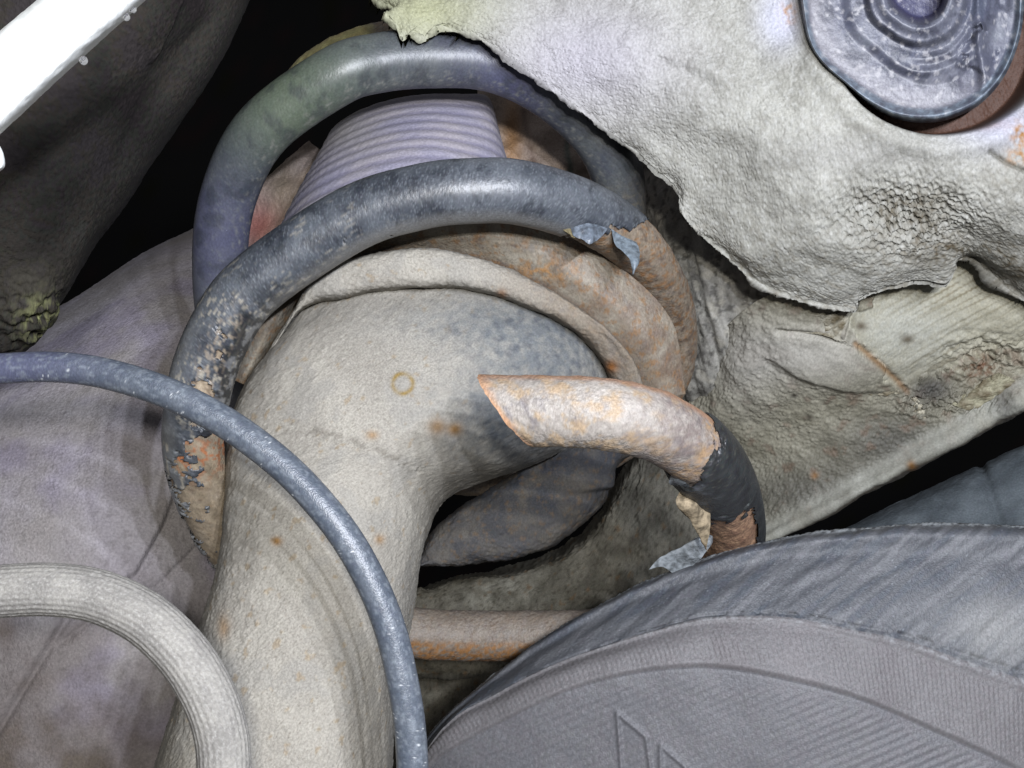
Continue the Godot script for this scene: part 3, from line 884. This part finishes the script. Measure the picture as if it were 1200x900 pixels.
	var fm := loft(flange, 300, [6, 22, 22, 5, 6],
		func(q, p, _uv): return 0.0002 * na.get_noise_3dv(p * 0.09) + 0.00010 * na.get_noise_3dv(p * 0.6),
		func(q, p, _uv, _h):
			var c := mixc(rust_colour(p), S(160, 153, 138), 0.45 + 0.9 * na.get_noise_3dv(p * 0.12 + Vector3(1, 2, 3)))
			c = mixc(c, S(92, 72, 58), ss(1.35, 1.0, _uv.y) * ss(440.0, 560.0, q.x) * 0.75)
			c = mixc(c, S(120, 102, 88), ss(600.0, 780.0, q.x) * (0.45 + 0.8 * na.get_noise_3dv(p * 0.15)))
			c = mixc(c, S(142, 106, 68), ss(0.12, 0.5, na.get_noise_3dv(p * 0.3 + Vector3(60, 60, 0)) + 0.4 * na.get_noise_3dv(p * 1.3)) * 0.7)
			return mixc(c, S(180, 136, 86), near_to(q, 640, 318, 36, 9) * ss(-0.05, 0.25, na.get_noise_3dv(p * 0.4)) * 0.9))
	put("rim_flange", fm, "rust", t)
	var low := [
		[484, 664, 0.300, 503, 628, 0.298, 531, 602, 0.297, 573, 575, 0.297, 612, 550, 0.297, 690, 503, 0.298, 745, 472, 0.300],
		[486, 662, 0.284, 506, 629, 0.281, 534, 603, 0.280, 576, 577, 0.280, 614, 553, 0.281, 692, 506, 0.283, 745, 478, 0.286],
		[486, 663, 0.281, 518, 646, 0.277, 560, 628, 0.275, 606, 608, 0.275, 655, 582, 0.276, 704, 540, 0.279, 740, 500, 0.284],
		[484, 664, 0.281, 540, 661, 0.280, 600, 653, 0.279, 652, 636, 0.279, 700, 606, 0.281, 717, 580, 0.283, 722, 546, 0.285, 738, 532, 0.288],
		[484, 660, 0.298, 540, 657, 0.297, 600, 649, 0.297, 649, 632, 0.298, 696, 602, 0.299, 712, 578, 0.301, 718, 548, 0.302, 735, 534, 0.303]]
	var lm := loft(low, 220, [6, 34, 34, 8],
		func(q, p, _uv): return 0.0007 * na.get_noise_3dv(p * 0.09) + 0.0002 * na.get_noise_3dv(p * 0.6) - 0.0015 * ss(-4.0, 4.0, q.y - 585.0 + 0.1 * (q.x - 600.0)) * ss(640.0, 700.0, q.x),
		func(q, p, _uv, _h):
			var c := mixc(S(112, 108, 102), S(90, 90, 92), 0.5 + 1.4 * na.get_noise_3dv(p * 0.1))  # whole flange coloured darker, standing in for the shade it lies in
			c = mixc(c, S(76, 80, 88), ss(-0.4, 0.4, na.get_noise_3dv(p * 0.12 + Vector3(60, 0, 0))) * near_to(q, 640, 570, 120, 40))
			return mixc(c, S(124, 106, 86), ss(0.1, 0.6, na.get_noise_3dv(p * 0.4 + Vector3(0, 8, 0))) * 0.6))
	put("lower_flange", lm, "dust", t)


# ---------------------------------------------------------------- the broken spring
const WIRE := 0.00655
var spring_path := [
	592, 481, 0.205, 650, 482, 0.203, 715, 486, 0.202, 775, 502, 0.206, 825, 538, 0.216, 852, 588, 0.236, 856, 645, 0.256, 825, 702, 0.272, 765, 734, 0.283, 690, 744, 0.290,
	600, 745, 0.294, 490, 742, 0.293, 390, 722, 0.285, 310, 680, 0.272, 256, 612, 0.260, 229, 535, 0.250, 234, 455, 0.246, 260, 385, 0.244, 303, 330, 0.243, 412, 257, 0.241,
	492, 231, 0.240, 552, 224, 0.240, 610, 226, 0.242, 683, 248, 0.250, 740, 285, 0.264, 770, 325, 0.279, 788, 375, 0.298, 783, 440, 0.314, 735, 510, 0.330, 650, 548, 0.340,
	540, 556, 0.344, 420, 530, 0.334, 320, 490, 0.313, 268, 395, 0.298, 258, 300, 0.288, 271, 220, 0.281, 310, 150, 0.273, 393, 90, 0.268, 443, 74, 0.270, 500, 69, 0.273,
	567, 72, 0.276, 625, 94, 0.280, 680, 135, 0.284, 714, 179, 0.288, 726, 228, 0.298, 720, 290, 0.315, 690, 370, 0.345]


# how surely the dark paint still covers the wire: > 0 there is paint. a > 0 is the inner side of the coil.
func painted(k: float, a: float, p: Vector3) -> float:
	var side := sin(a)
	var face := cos(a)
	var n := 0.8 * na.get_noise_3dv(p * 0.2) + 0.22 * na.get_noise_3dv(p * 0.8)
	var v := -1.0
	if k > 13.6 and k < 16.0:
		v = lerpf(-0.50, 0.62, ss(14.2, 16.0, k)) - side * 0.5 * ss(16.0, 15.2, k)
		v -= 0.70 * ss(15.4, 16.0, k) * exp(-pow((side - 0.15) / 0.45, 2.0)) * face
		v -= 0.45 * exp(-pow((k - 15.3) / 0.35, 2.0)) * ss(-0.6, 0.2, side)
	elif k >= 16.0 and k <= 25.0:
		v = 0.75
		v -= 0.70 * ss(18.0, 16.2, k) * exp(-pow((side - 0.15) / 0.45, 2.0)) * face
		v -= 0.45 * exp(-pow((k - 18.7) / 0.5, 2.0)) * exp(-pow((side - 0.45) / 0.25, 2.0))
		v -= 1.6 * ss(23.0, 23.6, k + 0.55 * side)
	elif k > 30.0:
		v = 0.9
	return v + n


func build_spring() -> void:
	var t := thing("coil_spring", "broken coil spring with blistered dark paint, rusty patches and a snapped slanting end", "coil spring")
	# total line length is needed to speak of parts of it
	var wire_colour := func(k: float, a: float, p: Vector3, _q: Vector2) -> Color:
		var f := na.get_noise_3dv(p * 0.5)
		var c := rust_colour(p)
		if k < 4.2:
			c = mixc(S(178, 171, 162), S(158, 150, 142), 0.5 + f)
			c = mixc(c, S(124, 118, 118), ss(0.12, 0.5, na.get_noise_3dv(p * 0.17 + Vector3(3, 0, 0)) + 0.25 * na.get_noise_3dv(p * 1.2)) * 0.75)
			c = mixc(c, S(180, 154, 120), ss(0.0, 0.6, na.get_noise_3dv(p * 0.2 + Vector3(0, 33, 0)) + 0.35 * na.get_noise_3dv(p * 1.6) + 0.25 * ss(0.3, 0.9, sin(a))) * 0.8)
			c = mixc(c, S(116, 102, 98), ss(1.8, 3.3, k) * (0.55 + 0.5 * f))
			c = mixc(c, S(200, 152, 112), ss(0.30, 0.0, k + 0.12 * f) * 0.9)
			c = mixc(c, S(178, 146, 108), exp(-pow((k - 3.5 + 0.3 * f) / 0.08, 2.0)) * 0.8)
			c = mixc(c, S(178, 132, 98), ss(-0.8, -0.97, sin(a)) * 0.75)
		elif k < 8.0:
			c = mixc(S(164, 130, 104), S(134, 102, 82), 0.5 + 1.4 * na.get_noise_3dv(p * 0.2))
			c = mixc(c, S(196, 160, 126), ss(0.1, 0.4, f) * 0.6)
		elif k < 13.0:
			c = mixc(S(138, 128, 118), rust_colour(p), 0.4)
			c = mixc(c, S(156, 112, 66), ss(-0.1, -0.5, sin(a)) * ss(-0.4, 0.3, f + 0.6 * na.get_noise_3dv(p * 1.4)))
			c = mixc(c, S(96, 74, 56), ss(0.2, 0.6, na.get_noise_3dv(p * 1.2 + Vector3(5, 0, 0))) * 0.6)
		elif k < 15.6:
			c = mixc(S(176, 160, 136), rust_colour(p), 0.35 + 0.5 * f)
			c = mixc(c, S(186, 118, 76), exp(-pow((k - 15.15) / 0.25, 2.0)) * ss(-0.1, 0.2, f))
		elif k > 23.0 and k < 29.0:
			c = mixc(c, S(164, 148, 130), 0.45 + 0.9 * f)
			c = mixc(c, S(84, 66, 56), ss(0.1, 0.5, na.get_noise_3dv(p * 0.25 + Vector3(90, 3, 3)) + 0.3 * f) * 0.7)
			c = mixc(c, S(150, 110, 70), ss(0.05, 0.5, 0.4 * na.get_noise_3dv(p * 1.2) + na.get_noise_3dv(p * 0.35 + Vector3(3, 3, 33))) * 0.85)
		elif k > 15.0 and k < 20.0:
			c = mixc(S(184, 166, 140), S(96, 76, 60), 0.5 + 1.6 * f)
		return c
	var wire_radius := func(k: float, _a: float, p: Vector3) -> float:
		return WIRE + 0.00012 * na.get_noise_3dv(p * 0.6) + 0.00025 * na.get_noise_3dv(p * 0.2) - (0.0002 if k > 12.0 else 0.0)
	var wm := tube(spring_path, 1500, 80, wire_radius, wire_colour, 0.0, -1.0, 0.0050, 1.9)
	put("spring_wire", wm, "rust", t)
	# fracture face of the snapped end
	var arrays := wm.surface_get_arrays(0)
	var wv: PackedVector3Array = arrays[Mesh.ARRAY_VERTEX]
	var ring := PackedVector3Array()
	var cols := PackedColorArray()
	var mid := Vector3.ZERO
	for j in 80:
		ring.append(wv[j * 1500])
		mid += wv[j * 1500] / 80.0
		cols.append(mixc(S(206, 164, 128), S(170, 128, 100), 0.5 + na.get_noise_3dv(wv[j * 1500] * 900.0)))
	put("fracture_face", flat_disc(mid + (mid - wv[30]).normalized() * 0.0006, ring, cols, S(150, 100, 74), U(500, 500, 0.2) - U(600, 480, 0.2)), "rust", t)
	# the paint that is left
	var coat_radius := func(k: float, a: float, p: Vector3) -> float:
		var v := painted(k, a, p)
		if v < -0.06:
			return -0.0062
		return WIRE - 0.0003 + 0.00075 * ss(-0.06, 0.10, v) + 0.00004 * na.get_noise_3dv(p * 0.5)
	var coat_colour := func(k: float, a: float, p: Vector3, q: Vector2) -> Color:
		var f := na.get_noise_3dv(p * 0.55)
		var c := mixc(S(68, 73, 81), S(96, 101, 108), 0.5 + 1.2 * na.get_noise_3dv(p * 0.08) + 0.3 * f)
		c = mixc(c, S(44, 48, 56), ss(0.0, 0.4, na.get_noise_3dv(p * 0.2 + Vector3(0, 12, 0))) * 0.65)
		c = mixc(c, S(150, 156, 162), ss(0.1, 0.6, na.get_noise_3dv(p * 2.2 + Vector3(70, 0, 0))) * 0.4)
		if k < 30.0:
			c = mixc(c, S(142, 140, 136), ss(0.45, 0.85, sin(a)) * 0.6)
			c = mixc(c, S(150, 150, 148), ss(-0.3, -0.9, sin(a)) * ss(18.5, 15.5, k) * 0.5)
			c = mixc(c, S(196, 188, 170), ss(0.12, 0.45, na.get_noise_2d(k * 3.5, a * 5.0)) * ss(20.5, 16.5, k) * (0.05 + 0.6 * ss(0.0, 0.2, na.get_noise_3dv(p * 0.1 + Vector3(0, 5, 0)))))
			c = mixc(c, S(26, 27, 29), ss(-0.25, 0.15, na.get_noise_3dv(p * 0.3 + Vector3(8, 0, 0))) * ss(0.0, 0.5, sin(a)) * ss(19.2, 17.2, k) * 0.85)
			c = mixc(c, S(184, 166, 142), ss(0.0, 0.5, na.get_noise_2d(k * 4.5, a * 4.0 + 30.0)) * ss(-0.5, 0.0, sin(a)) * ss(0.7, 0.3, sin(a)) * ss(15.6, 16.0, k) * ss(18.0, 16.8, k) * 0.6)
		else:
			c = mixc(S(102, 106, 108), S(84, 88, 96), 0.5 + na.get_noise_3dv(p * 0.1))
			c = mixc(c, S(108, 124, 88), near_to(q, 330, 100, 90, 75) * 0.55)  # green cast of mixed light, painted into the topmost coil
			c = mixc(c, S(90, 91, 120), near_to(q, 258, 270, 50, 80) * 0.65 + near_to(q, 600, 80, 60, 40) * 0.8)  # purple cast of mixed light, painted in likewise
			c = mixc(c, S(136, 140, 134), ss(0.2, 0.6, f) * 0.25)
			c = mixc(c, S(150, 150, 142), ss(0.25, 0.6, na.get_noise_2d(k * 4.0, a * 3.0)) * ss(0.2, 0.7, sin(a)) * 0.6)
			c = mixc(c, S(56, 60, 66), ss(0.1, 0.5, na.get_noise_3dv(p * 0.12 + Vector3(0, 0, 77))) * 0.5)
			c = mixc(c, S(136, 126, 108), ss(43.0, 44.6, k) * (0.5 + f))
		return c
	# two stretches: left flank to the tear at the right, then the uppermost coil
	put("paint_coat", tube(spring_path, 720, 88, coat_radius, coat_colour, 13.4, 24.9, 0.0, 1.0, true), "coat", t)
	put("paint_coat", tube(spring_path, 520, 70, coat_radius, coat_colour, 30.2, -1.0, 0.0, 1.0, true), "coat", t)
	# black sleeve, split, on the bend of the broken end
	var sleeve_radius := func(k: float, a: float, p: Vector3) -> float:
		var n := na.get_noise_3dv(p * 0.3)
		var lo := 3.55 + 0.10 * n + 0.25 * ss(0.2, 1.0, sin(a))
		var hi := 4.75 + 0.25 * n + 2.2 * ss(-0.55, -0.95, sin(a))
		if k < lo or k > hi:
			return -0.0068
		var edge := minf(k - lo, hi - k)
		var wr := nb.get_noise_3dv(p * Vector3(0.12, 0.22, 0.12)) * ss(-0.2, 0.7, sin(a))
		return WIRE + 0.0002 + 0.0006 * ss(0.0, 0.12, edge) + 0.0011 * ss(0.3, 1.0, sin(a)) * (0.4 + 0.5 * wr)
	var sleeve_colour := func(_k: float, a: float, p: Vector3, _q: Vector2) -> Color:
		var c := mixc(S(50, 52, 52), S(34, 35, 37), 0.5 + na.get_noise_3dv(p * 0.3))
		c = mixc(c, S(90, 90, 78), ss(0.4, 0.7, na.get_noise_3dv(p * 0.9)) * 0.5)
		return mixc(c, S(96, 100, 106), ss(0.1, 0.6, na.get_noise_3dv(p * 0.25 + Vector3(4, 4, 4))) * ss(0.0, 0.6, sin(a)) * 0.4)
	put("black_sleeve", tube(spring_path, 420, 90, sleeve_radius, sleeve_colour, 3.1, 7.4, 0.0, 1.0, true), "sleeve", t)
	# lifted flakes: two at the tear of the second coil, three below the sleeve
	var flakes := [
		["paint_flake", "coat", S(128, 140, 150), [[716, 268, 0.2485, 728, 276, 0.2485, 745, 284, 0.250], [722, 288, 0.2465, 734, 294, 0.246, 750, 294, 0.248], [738, 304, 0.2445, 744, 307, 0.244, 749, 303, 0.2455], [741, 322, 0.2435, 742, 322, 0.2432, 743, 320, 0.2434]]],
		["paint_flake", "coat", S(116, 126, 138), [[668, 262, 0.2435, 690, 262, 0.2435, 712, 268, 0.246], [672, 276, 0.2425, 692, 278, 0.242, 706, 276, 0.2445], [682, 280, 0.2420, 691, 286, 0.2415, 700, 281, 0.243]]],
		["paint_flake", "dust", S(170, 158, 124), [[655, 256, 0.2445, 665, 258, 0.2445, 676, 262, 0.2445], [656, 266, 0.2435, 667, 270, 0.243, 676, 274, 0.243], [664, 274, 0.2435, 669, 277, 0.243, 674, 279, 0.243]]],
		["sleeve_flap", "dust", S(176, 160, 134), [[803, 566, 0.2180, 818, 576, 0.2185, 832, 590, 0.222], [794, 582, 0.2155, 812, 596, 0.217, 832, 616, 0.223], [793, 592, 0.2160, 806, 606, 0.219, 828, 640, 0.227], [800, 603, 0.2200, 816, 618, 0.223, 830, 648, 0.23]]],
		["sleeve_flap", "sleeve", S(96, 100, 104), [[786, 556, 0.2130, 800, 552, 0.2110, 820, 550, 0.213], [784, 566, 0.2125, 800, 562, 0.2105, 824, 562, 0.213], [790, 570, 0.2150, 804, 572, 0.214, 826, 574, 0.217]]],
		["sleeve_flap", "sleeve", S(136, 142, 146), [[760, 668, 0.240, 776, 664, 0.239, 790, 672, 0.241, 800, 680, 0.243], [775, 652, 0.238, 794, 646, 0.236, 806, 652, 0.237, 812, 664, 0.240], [800, 640, 0.237, 815, 632, 0.2345, 828, 632, 0.2335, 832, 642, 0.235], [815, 630, 0.238, 824, 628, 0.236, 834, 628, 0.236, 836, 632, 0.237]]]]
	for fl in flakes:
		var tone: Color = fl[2]
		var fm := loft(fl[3], 48, [20],
			func(_q, p, _uv): return 0.0004 * nb.get_noise_3dv(p * 0.14) + 0.0001 * na.get_noise_3dv(p * 0.6),
			func(_q, p, _uv, _h): return mixc(tone, tone * 0.45, 0.35 + 1.6 * na.get_noise_3dv(p * 0.5)))
		put(fl[0], fm, fl[1], t)


# ---------------------------------------------------------------- tyre
func build_tyre() -> void:
	var t := thing("tyre", "scuffed dark grey tyre shoulder and sidewall filling the lower right corner", "tyre")
	var rim := PackedVector2Array([Vector2(470, 905), Vector2(500, 865), Vector2(560, 806), Vector2(640, 750)])
	var rows := [
		[462, 930, 0.30, 500, 876, 0.30, 560, 818, 0.30, 640, 764, 0.30, 700, 726, 0.30, 765, 694, 0.30, 830, 668, 0.30, 890, 650, 0.30, 970, 636, 0.30, 1050, 630, 0.30, 1130, 629, 0.30, 1225, 633, 0.30],
		[462, 916, 0.257, 500, 865, 0.256, 550, 814, 0.254, 633, 751, 0.251, 713, 703, 0.248, 765, 678, 0.246, 830, 653, 0.244, 890, 636, 0.242, 970, 623, 0.240, 1050, 616, 0.238, 1130, 614, 0.237, 1225, 618, 0.236],
		[466, 925, 0.252, 500, 873, 0.249, 545, 826, 0.246, 633, 764, 0.243, 710, 721, 0.240, 770, 697, 0.238, 850, 672, 0.235, 930, 658, 0.233, 1010, 654, 0.231, 1090, 656, 0.229, 1225, 668, 0.227],
		[470, 932, 0.247, 502, 880, 0.243, 540, 838, 0.240, 633, 787, 0.236, 700, 760, 0.233, 793, 733, 0.230, 850, 723, 0.228, 930, 725, 0.226, 1000, 739, 0.224, 1070, 754, 0.223, 1130, 775, 0.222, 1225, 806, 0.221],
		[478, 945, 0.243, 507, 897, 0.239, 535, 876, 0.236, 600, 841, 0.232, 667, 810, 0.229, 733, 792, 0.227, 793, 784, 0.225, 840, 784, 0.224, 900, 793, 0.222, 1000, 818, 0.220, 1100, 860, 0.219, 1180, 897, 0.218, 1225, 922, 0.218],
		[520, 1060, 0.236, 580, 1010, 0.232, 640, 980, 0.229, 700, 965, 0.227, 780, 955, 0.224, 860, 960, 0.221, 960, 980, 0.218, 1060, 980, 0.216, 1150, 1020, 0.215, 1225, 1060, 0.215]]
	var mark := PackedVector2Array([Vector2(729, 915), Vector2(723, 836), Vector2(757, 864), Vector2(764, 915)])
	var mark2 := PackedVector2Array([Vector2(774, 915), Vector2(774, 874), Vector2(802, 898), Vector2(812, 915)])
	var m := loft(rows, 520, [6, 26, 52, 46, 70],
		func(q, p, uv):
			var h := 0.0004 * na.get_noise_3dv(p * 0.05) + 0.00008 * na.get_noise_3dv(p * 0.9)
			# raised lines of the mould
			h += 0.0004 * exp(-pow((uv.y - 3.04) / 0.05, 2.0)) - 0.0004 * exp(-pow((uv.y - 2.93) / 0.03, 2.0)) * ss(-0.1, 0.2, na.get_noise_1d(uv.x * 20.0))
			h -= 0.0006 * exp(-pow((uv.y - 4.0) / 0.03, 2.0)) - 0.0002 * exp(-pow((uv.y - 3.93) / 0.05, 2.0))
			h -= 0.0005 * ss(4.0, 4.06, uv.y)
			# scrubbed shoulder: slanting drag marks
			if uv.y < 3.0:
				h += 0.00022 * nb.get_noise_2d((q.x * 0.8 + q.y) * 0.03, (q.x - q.y) * 0.006) * ss(1.0, 1.2, uv.y)
				h += 0.0003 * nr.get_noise_3dv(p * 0.5) * exp(-pow((uv.y - 1.0) / 0.12, 2.0))
			elif uv.y < 4.0:
				h += 0.00007 * sin(uv.x * 900.0) * ss(3.1, 3.2, uv.y) * ss(3.95, 3.8, uv.y)
			else:
				h += 0.00009 * sin((q.x * 0.45 + q.y * 1.0 + 9.0 * sin(q.x * 0.004)) * 0.62) * ss(4.05, 4.15, uv.y)
				h += 0.0005 * groove(q, mark, 2.6) + 0.0005 * groove(q, mark2, 2.6)
			return h,
		func(q, p, uv, _h):
			var f := na.get_noise_3dv(p * 0.5)
			var c := mixc(S(106, 106, 110), S(94, 94, 98), 0.5 + 1.2 * na.get_noise_3dv(p * 0.04) + 0.4 * f)
			if uv.y < 3.0:
				var drag := nb.get_noise_2d((q.x * 0.8 + q.y) * 0.035, (q.x - q.y) * 0.004)
				c = mixc(S(92, 94, 98), S(80, 82, 87), 0.5 + 1.0 * na.get_noise_3dv(p * 0.07))
				c = mixc(c, S(116, 117, 121), ss(0.1, 0.6, drag) * 0.5)
				c = mixc(c, S(74, 80, 90), ss(-0.1, -0.5, drag) * 0.5)
				c = mixc(c, S(172, 178, 182), ss(0.5, 0.75, na.get_noise_3dv(p * 1.6 + Vector3(3, 0, 0))) * 0.35)
				c = mixc(c, S(36, 36, 38), 0.7 * exp(-pow((uv.y - 2.9) / 0.02, 2.0)) * ss(0.2, 0.35, na.get_noise_1d(uv.x * 22.0)) * ss(0.35, 0.45, uv.x))
				c = mixc(c, S(150, 150, 148), near_to(q, 1170, 740, 60, 40) * 0.6)
			elif uv.y < 4.0:
				c = mixc(c, S(128, 122, 120), 0.35)
			else:
				c = mixc(c, S(106, 105, 108), 0.7)
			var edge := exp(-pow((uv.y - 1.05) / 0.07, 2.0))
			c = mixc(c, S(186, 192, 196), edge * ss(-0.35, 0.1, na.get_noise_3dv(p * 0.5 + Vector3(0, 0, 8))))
			return mixc(c, S(150, 152, 154), exp(-pow((uv.y - 3.02) / 0.05, 2.0)) * ss(-0.1, 0.3, f) * 0.6))
	put("sidewall", m, "rubber", t)


# ---------------------------------------------------------------- cable, hose, bar
func build_cable() -> void:
	var path := [-60, 436, 0.208, 0, 432, 0.207, 60, 430, 0.206, 120, 437, 0.205, 190, 458, 0.203, 250, 487, 0.202, 300, 520, 0.201, 350, 563, 0.200, 400, 622, 0.199, 435, 682, 0.199, 458, 740, 0.199, 472, 800, 0.199, 480, 850, 0.199, 484, 910, 0.199, 486, 970, 0.199]
	var m := tube(path, 700, 40,
		func(k, _a, p): return 0.00285 + 0.00003 * na.get_noise_3dv(p * 0.8) - 0.0001 * ss(8.0, 13.0, k) * 0.0,
		func(k, a, p, _q):
			var c := mixc(S(88, 96, 108), S(104, 111, 121), 0.5 + 1.2 * na.get_noise_3dv(p * 0.1))
			c = mixc(c, S(100, 101, 132), ss(4.0, 1.0, k) * 0.6)
			c = mixc(c, S(150, 158, 166), ss(0.05, 0.4, na.get_noise_3dv(p * 0.4 + Vector3(3, 0, 2))) * 0.45)
			return mixc(c, S(220, 224, 226), ss(0.56, 0.68, nb.get_noise_3dv(p * 1.1 + Vector3(0, 40, 0)) * (0.75 + 0.5 * na.get_noise_3dv(p * 0.1)))))
	tag(put("black_cable", m, "cable"), "thin blue-black cable speckled with dirt, arching across the suspension arm", "cable")


func build_hose() -> void:
	var path := [-70, 700, 0.172, 0, 693, 0.172, 60, 691, 0.172, 115, 699, 0.172, 170, 725, 0.171, 215, 768, 0.170, 244, 815, 0.170, 259, 860, 0.170, 263, 910, 0.170, 264, 980, 0.170]
	var m := tube(path, 420, 220,
		func(_k, a, p): return 0.00405 + 0.00004 * sin(a * 27.0) + 0.00005 * na.get_noise_3dv(p * 0.6),
		func(_k, a, p, _q):
			var c := mixc(S(162, 159, 152), S(142, 139, 134), 0.5 + 1.2 * na.get_noise_3dv(p * 0.12))
			c = mixc(c, S(128, 124, 120), ss(0.2, -0.9, sin(a * 27.0)) * (0.12 + 0.4 * ss(0.1, 0.8, sin(a))))
			return mixc(c, S(182, 180, 175), ss(0.1, 0.5, na.get_noise_3dv(p * 1.2)) * 0.5))
	tag(put("ribbed_hose", m, "hose"), "pale grey hose with fine lengthwise ribs, bending down at the lower left", "hose")


func build_white_bar() -> void:
	var t := thing("white_bar", "bright white painted bar crossing the top left corner with water drops on its edge", "metal bar")
	var rows := [
		[85, -50, 0.150, 45, -2, 0.150, 0, 36, 0.150, -60, 88, 0.150],
		[90, -44, 0.137, 50, 4, 0.137, 5, 41, 0.137, -55, 93, 0.137],
		[150, -50, 0.133, 100, 20, 0.133, 50, 65, 0.133, -30, 132, 0.133],
		[210, -46, 0.137, 160, 2, 0.137, 80, 75, 0.137, 0, 150, 0.137, -50, 196, 0.137],
		[214, -42, 0.150, 164, 6, 0.150, 84, 79, 0.150, 4, 154, 0.150, -46, 200, 0.150]]
	put("bar_face", loft(rows, 90, [8, 14, 14, 8], func(_q, p, _uv): return 0.0001 * na.get_noise_3dv(p * 0.3), func(_q, _p, _uv, _h): return Color(0.86, 0.88, 0.85)), "white", t)
	var tip := [
		[-30, 150, 0.150, -12, 162, 0.150, 0, 172, 0.150, 5, 188, 0.150, 3, 198, 0.150, -10, 206, 0.150],
		[-30, 152, 0.142, -14, 166, 0.142, -2, 175, 0.142, 3, 188, 0.142, 1, 197, 0.142, -12, 203, 0.142],
		[-40, 176, 0.140, -30, 180, 0.140, -24, 184, 0.140, -22, 188, 0.140, -24, 192, 0.140, -30, 196, 0.140]]
	put("bar_end", loft(tip, 40, [8], func(_q, p, _uv): return 0.0001 * na.get_noise_3dv(p * 0.3), func(_q, _p, _uv, _h): return Color(0.86, 0.88, 0.85)), "white", t)
	for d in [[148, 20, 4.5], [156, 11, 4.0], [98, 71, 5.0]]:
		var s := SphereMesh.new()
		s.radius = d[2] * 0.139 / FOCAL
		s.height = s.radius * 2.1
		s.radial_segments = 20
		s.rings = 12
		var o := put("water_drop", s, "water", t)
		o.position = U(d[0], d[1], 0.139)
